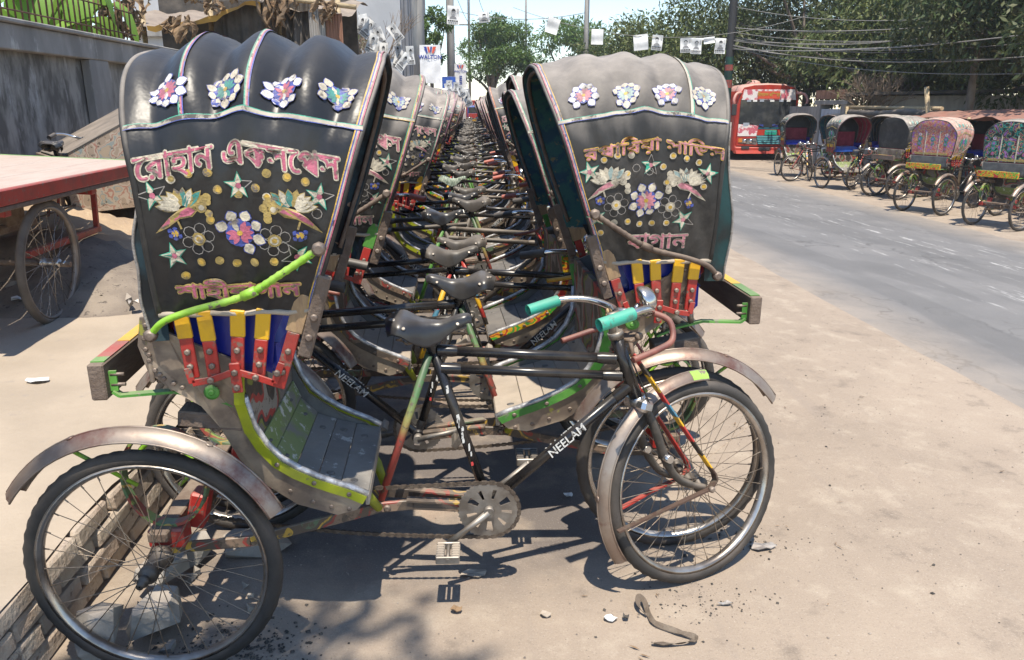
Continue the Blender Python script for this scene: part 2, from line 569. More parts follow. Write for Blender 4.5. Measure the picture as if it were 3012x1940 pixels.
def interp(pts, x):
    for (x0, y0), (x1, y1) in zip(pts, pts[1:]):
        if x <= x1:
            return lerp(y0, y1, max(0, (x - x0) / (x1 - x0)))
    return pts[-1][1]


def catmull(pts, n=6):
    P = [Vector(p) for p in pts]
    out = []
    for i in range(len(P) - 1):
        p0, p1, p2, p3 = P[max(i - 1, 0)], P[i], P[i + 1], P[min(i + 2, len(P) - 1)]
        for k in range(n):
            t = k / n
            out.append(.5 * ((2 * p1) + (p2 - p0) * t + (2 * p0 - 5 * p1 + 4 * p2 - p3) * t * t + (3 * p1 - p0 - 3 * p2 + p3) * t ** 3))
    out.append(P[-1])
    return out


def zg(x):
    """height of the ground across the street: level at the rank, falling to the far side of the road"""
    return -0.38 * sstep(1.4, 8.2, x)

# ------------------------------------------------------------------ the ground
rnd = random.Random(7)
nrng = np.random.default_rng(11)


def ground_mat():
    m, nt, b = _begin('dusty_ground')
    vec = _coord(nt, rand=False)
    n1 = _noise(nt, vec, 0.9, 8, 0.62)
    n2 = _noise(nt, vec, 4.5, 8, 0.7)
    n3 = _noise(nt, vec, 38, 6, 0.75)
    c = _mix(nt, _range(nt, n1, .38, .62), (.35, .285, .225), (.295, .24, .19))
    c = _mix(nt, _range(nt, n2, .52, .70), c, (.40, .335, .265))
    c = _mix(nt, _range(nt, n2, .44, .30), c, (.22, .18, .145))
    c = _mix(nt, _range(nt, n3, .60, .72, 0, .4), c, (.20, .17, .145))
    c = _mix(nt, _range(nt, n3, .36, .28, 0, .6), c, (.55, .50, .44))
    # oily stains under the rank, darkened further to paint in its shade
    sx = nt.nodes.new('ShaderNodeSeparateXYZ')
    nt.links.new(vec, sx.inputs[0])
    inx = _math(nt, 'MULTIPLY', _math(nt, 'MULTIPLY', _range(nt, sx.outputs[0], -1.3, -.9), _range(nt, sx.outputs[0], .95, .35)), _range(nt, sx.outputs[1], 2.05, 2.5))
    oil_shade = _math(nt, 'MULTIPLY', _range(nt, _noise(nt, vec, 2.1, 5, .6), .34, .52, 0, .9), inx)
    c = _mix(nt, oil_shade, c, (.125, .11, .105))
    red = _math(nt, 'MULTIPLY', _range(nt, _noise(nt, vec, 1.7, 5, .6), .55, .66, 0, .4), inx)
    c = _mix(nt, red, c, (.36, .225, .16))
    n4 = _noise(nt, vec, 150, 4, .8)
    c = _mix(nt, _range(nt, n4, .56, .70, 0, .6), c, (.13, .11, .095))
    c = _mix(nt, _range(nt, n4, .42, .30, 0, .55), c, (.56, .50, .43))
    trk = _noise(nt, _coord(nt, (7.0, .35, 1), False), 1.0, 6, .6)
    c = _mix(nt, _range(nt, trk, .56, .70, 0, .30), c, (.25, .21, .18))
    nt.links.new(c, b.inputs['Base Color'])
    b.inputs['Roughness'].default_value = .92
    b.inputs['Specular IOR Level'].default_value = .2
    bp = nt.nodes.new('ShaderNodeBump')
    bp.inputs['Strength'].default_value = .5
    bp.inputs['Distance'].default_value = .012
    nt.links.new(_math(nt, 'ADD', _math(nt, 'ADD', _math(nt, 'MULTIPLY', n3, .6), n2), _math(nt, 'MULTIPLY', n4, .25)), bp.inputs['Height'])
    nt.links.new(bp.outputs[0], b.inputs['Normal'])
    return m


def road_mat():
    m, nt, b = _begin('asphalt')
    vec = _coord(nt, rand=False)
    sx = nt.nodes.new('ShaderNodeSeparateXYZ')
    nt.links.new(vec, sx.inputs[0])
    n1 = _noise(nt, vec, 1.3, 7, .6)
    n3 = _noise(nt, vec, 55, 5, .75)
    c = _mix(nt, _range(nt, n1, .35, .65), (.150, .147, .146), (.19, .184, .18))
    c = _mix(nt, _range(nt, n3, .58, .72, 0, .6), c, (.27, .26, .25))
    c = _mix(nt, _range(nt, n3, .42, .30, 0, .5), c, (.10, .10, .10))
    # tyre-polished lanes and chalky scuffs drawn out along the street
    st = _noise(nt, _coord(nt, (5.5, .30, 1), False), 1.0, 7, .68)
    c = _mix(nt, _range(nt, st, .58, .70, 0, .5), c, (.118, .115, .114))
    st2 = _noise(nt, _coord(nt, (9.0, 1.1, 1), False), 1.0, 8, .78)
    band = _math(nt, 'MULTIPLY', _range(nt, sx.outputs[0], 4.2, 5.3), _range(nt, sx.outputs[0], 8.0, 6.3))
    sc_ = _math(nt, 'MULTIPLY', _range(nt, st2, .585, .63), _math(nt, 'ADD', _math(nt, 'MULTIPLY', band, .85), .10))
    c = _mix(nt, sc_, c, (.46, .45, .435))
    vo = nt.nodes.new('ShaderNodeTexVoronoi')
    vo.feature = 'DISTANCE_TO_EDGE'
    vo.inputs['Scale'].default_value = .55
    wv = nt.nodes.new('ShaderNodeVectorMath')
    wv.operation = 'ADD'
    nt.links.new(vec, wv.inputs[0])
    nw = nt.nodes.new('ShaderNodeTexNoise')
    nw.inputs['Scale'].default_value = 2.2
    nw.inputs['Detail'].default_value = 6
    nt.links.new(vec, nw.inputs['Vector'])
    nt.links.new(nw.outputs['Color'], wv.inputs[1])
    nt.links.new(wv.outputs[0], vo.inputs['Vector'])
    crk = _math(nt, 'MULTIPLY', _range(nt, vo.outputs['Distance'], .012, .002), _range(nt, _noise(nt, vec, .5, 3), .45, .6))
    c = _mix(nt, _math(nt, 'MULTIPLY', crk, .7), c, (.06, .058, .055))
    ptch = _noise(nt, _coord(nt, (.9, .22, 1), False), 1.0, 2, .4)
    c = _mix(nt, _range(nt, ptch, .56, .575, 0, .35), c, (.105, .103, .102))
    # dust lies thicker towards both edges
    e1 = _math(nt, 'ADD', _range(nt, sx.outputs[0], 2.5, 3.7, 1.0, 0.0), _range(nt, sx.outputs[0], 7.2, 8.6))
    ed = _math(nt, 'MULTIPLY', e1, _range(nt, _noise(nt, vec, 2.6, 7, .7), .30, .62, .55, 1.15), True)
    c = _mix(nt, ed, c, (.36, .30, .24))
    nt.links.new(c, b.inputs['Base Color'])
    b.inputs['Roughness'].default_value = .8
    b.inputs['Specular IOR Level'].default_value = .35
    bp = nt.nodes.new('ShaderNodeBump')
    bp.inputs['Strength'].default_value = .35
    bp.inputs['Distance'].default_value = .008
    nt.links.new(n3, bp.inputs['Height'])
    nt.links.new(bp.outputs[0], b.inputs['Normal'])
    return m


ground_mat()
road_mat()
mat('path_dust', (.40, .335, .265), .92, 0, (.34, .285, .225), 1.6, .4, .62, .35, 45, col3=(.30, .26, .225), ns3=9, lo3=.60, hi3=.72, spec=.2)
mat('brick_dusty', (.40, .31, .24), .92, 0, (.46, .39, .315), 9, .4, .6, .6, 60, dust=.9, spec=.2, col3=(.20, .15, .12), ns3=16)
mat('mortar', (.26, .225, .19), .95, 0, (.20, .17, .145), 12, bump=.5, bs=60, spec=.2)
mat('soil', (.44, .33, .22), .95, 0, (.36, .27, .19), 3, .4, .6, .8, 30, spec=.15, col3=(.44, .35, .24), ns3=14)
mat('rubble_soil', (.19, .16, .135), .95, 0, (.26, .22, .18), 5, .4, .6, .9, 35, spec=.15, col3=(.10, .085, .075), ns3=20)

KERB_X, KERB_Z = -1.26, 0.27
xs = [KERB_X - .02, -.8, 0, .7, 1.4, 1.75, 2.1, 2.45] + [2.75 + 5.6 * k / 14 for k in range(15)] + [12, 20, 60, 190]
ys = [-8, 0, 2, 4, 7, 12, 20, 40, 90, 180, 330]
g = MB()
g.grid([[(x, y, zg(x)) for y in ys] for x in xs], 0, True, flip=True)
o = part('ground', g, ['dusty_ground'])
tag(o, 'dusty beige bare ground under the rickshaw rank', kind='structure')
g = MB()
nr = random.Random(3)
rows = []
for k in range(15):
    x = 2.75 + 5.6 * k / 14
    rows.append([(x + (nr.uniform(-.10, .10) if k in (0, 14) else 0), y, zg(x) + (.006 if 0 < k < 14 else -.012)) for y in [-8 + .5 * i for i in range(60)] + [22 + 2 * i for i in range(40)] + [110, 200, 330]])
g.grid(rows, 0, True, flip=True)
o = part('road', g, ['asphalt'])
tag(o, 'grey worn asphalt road running away beside the rank', kind='structure')

# raised footpath with its brick edging
g = MB()
prnd = random.Random(5)
pxs = [KERB_X, KERB_X - .25, -1.9, -2.6, -3.4, -4.3, -8, -60, -190]
pys = [-8, 0, .8] + [1.0 + .25 * k for k in range(20)] + [6.5, 8, 11, 15, 25, 60, 180, 330]
g.grid([[(x + (prnd.uniform(-.025, .02) if i == 0 else 0), y, KERB_Z + (prnd.uniform(-.012, .006) if i < 3 else 0)) for y in pys] for i, x in enumerate(pxs)], 0, True)
g.grid([[(KERB_X - .055, y, z) for y in pys] for z in (-.02, KERB_Z - .03)], 1, False)
path = part('footpath', g, ['path_dust', 'mortar'])
tag(path, 'raised dusty footpath with a brick edge behind the rickshaws', kind='structure')
bm_ = []
for k in range(4):
    b = MB()
    br = random.Random(40 + k)
    b.box((0, 0, 0), (.075, .225 + br.uniform(-.01, .01), .058), 0, None, .008)
    b.v = [(x + br.uniform(-.004, .004), y + br.uniform(-.004, .004), z + br.uniform(-.003, .003)) for x, y, z in b.v]
    bm_.append(b.mesh('brick', ['brick_dusty']))
br = random.Random(9)
for course in range(4):
    y = .75 + (.12 if course % 2 else 0)
    while y < 5.6:
        if not (course == 3 and br.random() < .22):
            q = link('brick', bm_[br.randrange(4)], path)
            q.location = (KERB_X - .030 + br.uniform(-.008, .010), y + br.uniform(-.006, .006), .030 + course * .066)
            q.rotation_euler = (br.uniform(-.02, .02), br.uniform(-.05, .05), br.uniform(-.04, .04))
        y += .242

# heap of soil against the boundary wall
hv = nrng.normal(size=(40, 40))
g = MB()
rows = []
hr = random.Random(21)
for i in range(40):
    row = []
    for j in range(40):
        x = -4.15 + 2.45 * i / 39
        y = 4.6 + 5.2 * j / 39
        e = sstep(0, .22, i / 39 + .18) * sstep(0, .3, (39 - i) / 39) * sstep(0, .2, j / 39) * sstep(0, .15, (39 - j) / 39)
        z = KERB_Z - .03 + e * (.34 * (1 - i / 39) + .12 + .06 * math.sin(x * 4 + y * 2.3) + .05 * math.sin(y * 5.1 - x * 3)) + e * hr.uniform(-.018, .018)
        row.append((x, y, z))
    rows.append(row)
g.grid(rows, 0, True, flip=True)
for k in range(len(g.f)):
    i = k // 39
    j = k % 39
    if i > 26 or j < 10:
        g.m[k] = 1
o = part('soil_heap', g, ['soil', 'rubble_soil'])
tag(o, 'heap of sandy soil and rubble against the boundary wall', 'soil heap', kind='stuff')

# ------------------------------------------------------------------ cycle rickshaw: shared meshes
PARTS = []          # dicts: key, name, mesh, mb, mats, flag, parent, M, lod
BB = Vector((.843, 0, .305))
WB, WR = 1.54, .345
AX = -.07          # rear axle line behind the reference point
HEAD_A, HEAD_B = Vector((1.243, 0, .855)), Vector((1.308, 0, .668))


VAR = [None]


def P(key, name, mb, mats, flag='', parent=None, M=None, lod=True):
    PARTS.append(dict(var=VAR[0], key=key, name=name, mb=mb, mats=mats, flag=flag, parent=parent, M=M or Matrix(), lod=lod,
                      mesh=mb.mesh(name, mats) if mb else None))


# --- wheel (axis y, centre at the origin)
def wheel_meshes():
    t = MB()
    rows = []
    n = 96
    for i in range(n):
        a = 2 * PI * i / n
        row = []
        for k in range(12):
            b = 2 * PI * k / 12
            r = WR - .0225 + .0225 * math.cos(b)
            if k in (0, 1, 11):
                r += .0016 if (i + (k == 0)) % 2 else -.0016
            y = .0205 * math.sin(b)
            row.append((r * math.cos(a), y, r * math.sin(a)))
        rows.append(row)
    rows.append(rows[0])
    t.grid(rows, 0, True, closed_v=True)
    rim = MB()
    rim.lathe([(.304, -.016), (.310, -.0175), (.301, -.0160), (.294, -.008), (.292, 0), (.294, .008), (.301, .0160), (.310, .0175), (.304, .016)], 64)
    sp = MB()
    for k in range(32):
        a = 2 * PI * k / 32
        s = 1 if k % 2 else -1
        off = (.62 if (k // 2) % 2 else -.62)
        p0 = (.024 * math.cos(a + off * 1.9), s * .028, .024 * math.sin(a + off * 1.9))
        p1 = (.294 * math.cos(a), s * .003, .294 * math.sin(a))
        sp.tube([p0, p1], .0014, 4, caps=False)
        p2 = (.281 * math.cos(a), s * .0035, .281 * math.sin(a))
        sp.tube([p2, p1], .0026, 4, caps=False)
    hub = MB()
    hub.lathe([(.004, -.055), (.009, -.055), (.009, -.034), (.027, -.033), (.027, -.026), (.016, -.022), (.016, .022), (.027, .026), (.027, .033), (.009, .034), (.009, .055), (.004, .055)], 20)
    return t, rim, sp, hub


_t, _r, _s, _h = wheel_meshes()
_rear_hub = MB().lathe([(.002, -.098), (.010, -.098), (.010, -.082), (.015, -.081), (.015, -.066), (.011, -.065), (.011, -.058), (.020, -.055), (.025, -.050), (.026, -.036), (.023, -.028), (.026, .028), (.034, .034), (.034, .048), (.010, .05), (.010, .06)], 20)
for key, pos, flag in (('wheel_r', (AX, -.385, WR), ''), ('wheel_l', (AX, .385, WR), ''), ('wheel_f', (WB, 0, WR), 'steer')):
    M = Matrix.Translation(pos)
    if key == 'wheel_l':
        M = M @ Matrix.Rotation(PI, 4, 'Z') @ Matrix.Rotation(1.1, 4, 'Y')
    P(key, 'wheel', None, [], flag, None, M)
    P(key + '_tyre', 'tyre', _t, ['tyre'], '', key)
    P(key + '_rim', 'rim', _r, ['rim_steel'], '', key)
    P(key + '_sp', 'spokes', _s, ['spoke_steel'], '', key, lod=False)
    P(key + '_hub', 'hub', _rear_hub if key != 'wheel_f' else _h, ['hub_dark'], '', key)


def fender(r, a0, a1, w, sag=.010, n=26, tip=0):
    m = MB()
    rows = []
    for i in range(n + 1):
        a = R(lerp(a0, a1, i / n))
        row = []
        for k in range(9):
            q = k / 8 * 2 - 1
            rr = r - sag * q * q - (.006 if abs(q) == 1 else 0) + (.003 if abs(q) < .3 else 0)
            row.append((rr * math.cos(a), q * w / 2, rr * math.sin(a)))
        rows.append(row)
    m.grid(rows, 0, True)
    low = [[(p[0] * (1 - .004), p[1] * .97, p[2] * (1 - .004)) for p in row] for row in rows]
    m.grid(low, 0, True, flip=True)
    for k in (0, 8):
        m.tube([r_[k] for r_ in rows], .0032, 6)
    m.tube([r_[4] for r_ in rows], .0030, 6)
    if tip:
        m.grid([[(p[0] * 1.004, p[1], p[2] * 1.004) for p in row] for row in rows[:tip]], 1, True)
    for a in (lerp(a0, a1, .3), lerp(a0, a1, .72)):
        a = R(a)
        m.disc(((r + .002) * math.cos(a), 0, (r + .002) * math.sin(a)), (math.cos(a), 0, math.sin(a)), .011, .004, 10, 0)
    return m


for s in (-1, 1):
    M = Matrix.Translation((AX - .012, s * .390, WR + .005))
    P('mud%d' % s, 'mudguard', fender(.405, 24, 146, .072, .020), ['mud_metal'], '', None, M)
    for a in (R(60), R(118)):
        st = MB().tube([(AX + .395 * math.cos(a), s * .375, WR + .395 * math.sin(a)), (AX + .12 * math.cos(a), s * .30, WR + .20)], .006, 6)
        P('mudstay%d%d' % (s, a), 'mudguard_stay', st, ['paint_lime'])
P('mudf', 'mudguard', fender(.378, 84, 214, .056, .018, 26, 3), ['mud_metal', 'paint_lime'], 'steer', None, Matrix.Translation((WB, 0, WR)))

# --- fork and its painted struts
fk = MB()
for s in (-1, 1):
    fk.tube(catmull([(1.323, s * .040, .64), (1.352, s * .050, .55), (1.385, s * .052, .46), (1.43, s * .052, .395), (1.49, s * .052, .362), (1.54, s * .052, .345)], 5), [.0145] * 12 + [.0125] * 8 + [.010] * 6, 10)
    fk.tube([(1.378, s * .035, .475), (1.378, s * .085, .475)], .013, 10, mat=1)
fk.box((1.318, 0, .645), (.045, .115, .040), 1, Matrix.Rotation(R(19), 3, 'Y'), .01)
fk.tube([(1.226, 0, .905), (1.325, 0, .62)], .0125, 10)
fk.tube([(1.312, 0, .672), (1.319, 0, .650)], .026, 14, mat=1)
P('fork', 'fork', fk, ['frame_dusty', 'chrome'], 'steer')
for s in (-1, 1):
    m = MB()
    y = s * .071
    m.bar((1.262, s * .055, .82), (1.560, y, .395), .006, .026, 0, (0, 1, 0), .001)
    m.bar((1.560, y, .395), (1.567, y, .372), .006, .026, 0, (0, 1, 0))
    m.bar((1.567, y, .372), (1.545, y, .345), .006, .024, 0, (0, 1, 0))
    m.bar((1.545, y, .345), (1.415, y * .97, .318), .006, .020, 0, (0, 1, 0))
    m.bar((1.415, y * .97, .318), (1.20, y * .75, .265), .006, .018, 0, (0, 1, 0))
    m.disc((1.545, y + s * .003, .345), (0, s, 0), .011, .016, 8, 1)
    P('strut%d' % s, 'fork_strut', m, ['painted_strut' if s < 0 else 'paint_red', 'bolt'], 'steer')
    m = MB().tube(catmull([(1.272, s * .03, .80), (1.30, s * .045, .72), (1.345, s * .055, .60), (1.395, s * .05, .50)], 4), .0028, 5)
    P('cable%d' % s, 'brake_rod', m, ['frame_black'], 'steer', lod=False)

# --- handlebar
hb = MB()
hb.tube(catmull([(1.055, -.215, .9470), (1.12, -.218, .9620), (1.185, -.205, .9720), (1.25, -.165, .9670), (1.285, -.10, .9470), (1.262, -.03, .9370), (1.262, .03, .9370), (1.285, .10, .9470), (1.25, .165, .9670), (1.185, .205, .9720), (1.12, .218, .9620), (1.055, .215, .9470)], 6), .0115, 10)
hb.tube([(1.262, -.028, .9370), (1.262, .028, .9370)], .019, 12)
hb.tube([(1.262, 0, .9370), (1.222, 0, .9370), (1.228, 0, .87)], .014, 10, mat=1)
hb.tube([(1.236, 0, .885), (1.243, 0, .862)], .022, 12, mat=1)
P('bar', 'handlebar', hb, ['chrome', 'dull_steel'], 'steer')
for s in (-1, 1):
    g_ = MB()
    g_.tube([(1.045, s * .2138, .9445), (1.155, s * .2155, .9675)], .0185, 16, caps=False)
    g_.tube([(1.155, s * .2155, .9675), (1.045, s * .2138, .9445)], .0145, 16, caps=False)
    for a, r0, r1 in (((1.045, s * .2138, .9445), .0185, .0145), ((1.155, s * .2155, .9675), .0145, .0185)):
        d = Vector((.110, s * .002, .0230)).normalized() * .0005
        g_.tube([Vector(a) - d, Vector(a) + d], [r0, r1], 16, caps=False)
    P('grip%d' % s, 'grip', g_, ['grip_black'], 'steer')
    lv = MB().tube(catmull([(1.275, s * .14, .9520), (1.315, s * .165, .9270), (1.310, s * .185, .875), (1.25, s * .20, .855), (1.16, s * .205, .835)], 5), [.009] * 10 + [.0095] * 11, 8)
    P('lever%d' % s, 'brake_lever', lv, ['brake_tube'], 'steer')
lamp = MB()
ax = Vector((.75, -.35, .35)).normalized()
q = ax.to_track_quat('Y', 'Z').to_matrix().to_4x4()
lp = MB().lathe([(.001, .034), (.018, .032), (.034, .022), (.044, .004), (.046, -.004), (.043, -.010), (.02, -.014), (.001, -.015)], 24)
lamp.join(lp.xform(Matrix.Translation((1.315, -.045, .9800)) @ q))
lamp.tube([(1.283, -.03, .9470), (1.30, -.035, .9670)], .008, 6)
P('bell', 'bell', lamp, ['chrome'], 'steer')
br_ = MB()
br_.box((1.285, 0, .862), (.05, .085, .012), 0, Matrix.Rotation(R(-20), 3, 'Y'), .003)
for s in (-1, 1):
    br_.disc((1.29, s * .043, .87), (0, s, 0), .013, .012, 8)
    br_.tube([(1.268, s * .03, .86), (1.262, s * .055, .815)], .007, 6)
P('lampbracket', 'lamp_bracket', br_, ['rust'], 'steer', lod=False)

# --- bicycle frame
fr = MB()
for a, b, r in (((.69, .83), (1.240, .797), .0155), ((.70, .772), (1.260, .740), .0145), ((.660, .88), (.843, .305), .0160), ((1.287, .708), (.850, .312), .0165)):
    fr.tube([(a[0], 0, a[1]), (b[0], 0, b[1])], r, 12)
    d = Vector((b[0] - a[0], 0, b[1] - a[1])).normalized()
    for e, sg in ((a, 1), (b, -1)):
        p = Vector((e[0], 0, e[1]))
        fr.tube([p, p + d * sg * .045, p + d * sg * .060], [r + .0035, r + .0032, r + .0005], 12, caps=False)
fr.tube([(1.236, 0, .876), (1.314, 0, .651)], .0205, 14)
for p0, p1 in (((1.233, .885), (1.240, .866)), ((1.309, .668), (1.316, .645))):
    fr.tube([(p0[0], 0, p0[1]), (p1[0], 0, p1[1])], .0245, 14, mat=1)
fr.tube([(.843, -.038, .305), (.843, .038, .305)], .025, 14)
P('frame', 'bicycle_frame', fr, ['frame_black', 'dull_steel'])


def wrap_text(body, p0, p1, r, size, mi=0, shear=.15):
    """lettering laid on the right-hand flank of a tube from p0 to p1 (and turned round for the left-hand flank)"""
    out = []
    d = (Vector(p1) - Vector(p0)).normalized()
    mid = (Vector(p0) + Vector(p1)) / 2
    vs, fs = text2d(body, size, .012 * size, 2, shear)
    for s in (-1, 1):
        dd = d if s < 0 else -d
        n = Vector((-dd.z, 0, dd.x))
        if n.z < 0:
            n = -n
        pts = []
        for x, y in vs:
            t = y - size * .34
            p = mid + dd * x + n * t
            pts.append((p.x, s * (r + .0014), p.z))
        out.append(MB().add(pts, fs, mi))
    return out


tx = wrap_text('NEELAM', (.98, 0, .430), (1.20, 0, .629), .0165, .040)
for k in (0, 1):
    P('decal%d' % k, 'lettering', tx[k], ['decal_white'], '', 'frame', lod=False)

for s in (-1, 1):
    m = MB()
    dr_ = random.Random(5)
    for k, t in enumerate((.30, .47, .50, .53, .57, .60, .64, .68, .74)):
        x, z = lerp(.660, .843, t), lerp(.88, .305, t)
        w = .002 + .004 * dr_.random()
        q = dr_.uniform(-.006, .006)
        hh = dr_.uniform(.006, .013)
        m.add([(x + q - w, s * .0172, z + hh), (x + q + w * .4, s * .0172, z + hh * 1.3), (x + q + w, s * .0172, z), (x + q + w * .8, s * .0172, z - hh), (x + q - w * .7, s * .0172, z - hh * 1.2)], [(0, 1, 2, 3, 4)], 0 if k != 8 else 1)
    P('seatdecal%d' % s, 'worn_decal', m, ['decal_white', 'decal_red'], '', 'frame', lod=False)
sty = MB()
for s in (-1, 1):
    sty.tube([(.664, s * .018, .82), (.500, s * .040, .345)], .0115, 10)
P('stay', 'frame_stay', sty, ['painted_stay'])

# --- saddle (front = +x)
sd = MB()
rows, under = [], []
SP = [(0, .055), (.05, .080), (.14, .092), (.26, .084), (.40, .052), (.55, .031), (.75, .024), (.93, .021), (1, .010)]
SZ = [(0, .930), (.07, .948), (.18, .950), (.40, .928), (.62, .925), (.85, .944), (.95, .948), (1, .940)]
SDROP = [(0, .030), (.15, .040), (.32, .056), (.48, .066), (.62, .052), (.8, .030), (1, .014)]
for i in range(25):
    s = i / 24
    x = .545 + .250 * s
    w, z, dr = interp(SP, s), interp(SZ, s), interp(SDROP, s)
    row, row2 = [], []
    for k in range(15):
        q = k / 14 * 2 - 1
        aq = abs(q)
        y = math.copysign(w * math.sin(min(1, aq * 1.05) * PI / 2) ** .9 + .004 * aq, q)
        zz = z - dr * max(0, (aq - .22) / .78) ** 1.7 - .004 * aq
        row.append((x - (.012 * (1 - aq) if i == 0 else 0), y, zz))
        row2.append((x, y * .96, zz - .005 - .006 * (1 - aq)))
    rows.append(row)
    under.append(row2)
sd.grid(rows, 0, True, flip=True)
sd.grid(under, 0, True)
for i in (0, 24):
    sd.grid([rows[i], under[i]], 0, True, flip=(i == 24))
sd.grid([[r[0] for r in rows], [r[0] for r in under]], 0, True)
sd.grid([[r[-1] for r in rows], [r[-1] for r in under]], 0, True, flip=True)
for s in (-1, 1):
    for ix, q in ((2, .5), (1, .22), (5, .78), (20, .80)):
        k = int(round((s * q + 1) / 2 * 14))
        p = Vector(rows[ix][k])
        n = Vector((-.15 if ix < 10 else .1, s * q, .75))
        sd.disc(p, n, .0065, .003, 8, 1)
P('saddle', 'saddle', sd, ['saddle_black', 'dull_steel'])
spg = MB()
for s in (-1, 1):
    hel = [(.585 + .013 * math.cos(t), s * .055 + .013 * math.sin(t), .868 + .0042 * t) for t in [k * .62 for k in range(22)]]
    spg.tube(hel, .003, 5)
    spg.tube([(.60, s * .055, .868), (.665, s * .02, .872), (.78, s * .008, .905)], .0045, 6)
spg.tube([(.660, 0, .86), (.6525, 0, .895)], .0125, 10)
spg.box((.655, 0, .885), (.035, .05, .028), 0, None, .004)
P('sadspring', 'saddle_spring', spg, ['rust'], '', 'saddle')


# --- crank, chainring, chain
def chainring():
    m = MB()
    th = .0022
    n = 88
    outer = [(.101 if i % 2 else .0955) for i in range(n)]

    def annulus(ro, ri, a0, a1, k, mi=0):
        rows_ = []
        for y in (-th, th):
            rows_.append([])
        vs, fs = [], []
        for i in range(k + 1):
            a = lerp(a0, a1, i / k)
            r0 = ro(i) if callable(ro) else ro
            for r_ in (ri, r0):
                for y in (-th, th):
                    vs.append((r_ * math.cos(a), y, r_ * math.sin(a)))
        for i in range(k):
            b = i * 4
            fs += [(b, b + 4, b + 6, b + 2), (b + 1, b + 3, b + 7, b + 5), (b + 2, b + 6, b + 7, b + 3), (b, b + 1, b + 5, b + 4)]
        fs += [(0, 2, 3, 1), (k * 4, k * 4 + 1, k * 4 + 3, k * 4 + 2)]
        m.add(vs, fs, mi)
    annulus(lambda i: outer[i % n], .074, 0, 2 * PI, n)
    annulus(.040, .010, 0, 2 * PI, 32)
    for k in range(9):
        a = 2 * PI * k / 9
        annulus(.074, .040, a, a + 2 * PI / 9 * (.74 if k % 3 else .55), 6)
    return m.xform(Matrix.Translation((0, -.045, 0)))


P('crank', 'crankset', None, [], 'crank', None, Matrix.Translation(BB))
P('chainring', 'chainring', chainring(), ['dull_steel'], '', 'crank')
for s in (-1, 1):
    a = R(218) if s < 0 else R(38)
    e = Vector((math.cos(a) * .165, s * .072, math.sin(a) * .165))
    m = MB()
    m.tube([(0, s * .03, 0), (0, s * .068, 0)], .017, 12)
    m.tube([(0, s * .060, 0), e * .5 + Vector((0, s * .030, 0)), e], [.0125, .009, .0115], 10)
    m.tube([e - Vector((0, s * .006, 0)), e + Vector((0, s * .10, 0))], .006, 8)
    P('arm%d' % s, 'crank_arm', m, ['dull_steel'], '', 'crank')
    pd = MB()
    for dx in (-.024, .024):
        pd.box(e + Vector((dx, s * .055, 0)), (.026, .080, .024), 0, None, .005)
        for k in range(6):
            pd.box(e + Vector((dx, s * (.022 + k * .0132), .0125)), (.022, .006, .003), 0)
    for y in (.014, .096):
        pd.box(e + Vector((0, s * y, 0)), (.074, .006, .026), 1, None, .003)
    P('pedal%d' % s, 'pedal', pd, ['grip_black' if s > 0 else 'dust_board', 'dull_steel'], '', 'crank')


def chain():
    m = MB()
    path = []
    r1, r2 = .097, .040
    for k in range(14):
        a = R(96 - 190 * k / 13)
        path.append((BB.x + r1 * math.cos(a), BB.z + r1 * math.sin(a)))
    for k in range(1, 30):
        t = k / 30
        path.append((lerp(BB.x - .01, AX, t), lerp(BB.z - r1, WR - r2, t) - .022 * math.sin(PI * t)))
    for k in range(8):
        a = R(270 - 180 * k / 7)
        path.append((AX + r2 * math.cos(a), WR + r2 * math.sin(a)))
    for k in range(1, 30):
        t = k / 30
        path.append((lerp(AX, BB.x - .01, t), lerp(WR + r2, BB.z + r1, t) - .006 * math.sin(PI * t)))
    # resample at link pitch
    pts = [Vector((x, -.045, z)) for x, z in path] + [Vector((path[0][0], -.045, path[0][1]))]
    L = [0]
    for a, b in zip(pts, pts[1:]):
        L.append(L[-1] + (b - a).length)
    n = int(L[-1] / .0127)
    res, j = [], 0
    for k in range(n):
        d = L[-1] * k / n
        while L[j + 1] < d:
            j += 1
        res.append(pts[j].lerp(pts[j + 1], (d - L[j]) / max(1e-6, L[j + 1] - L[j])))
    for k in range(n):
        a, b = res[k], res[(k + 1) % n]
        w = .0075 if k % 2 else .0045
        m.bar(a, b + (b - a) * .25, w, .0130 if k % 2 else .0095, 0, (0, 0, 1))
    return m


P('chain', 'chain', chain(), ['chain_steel'], lod=False)

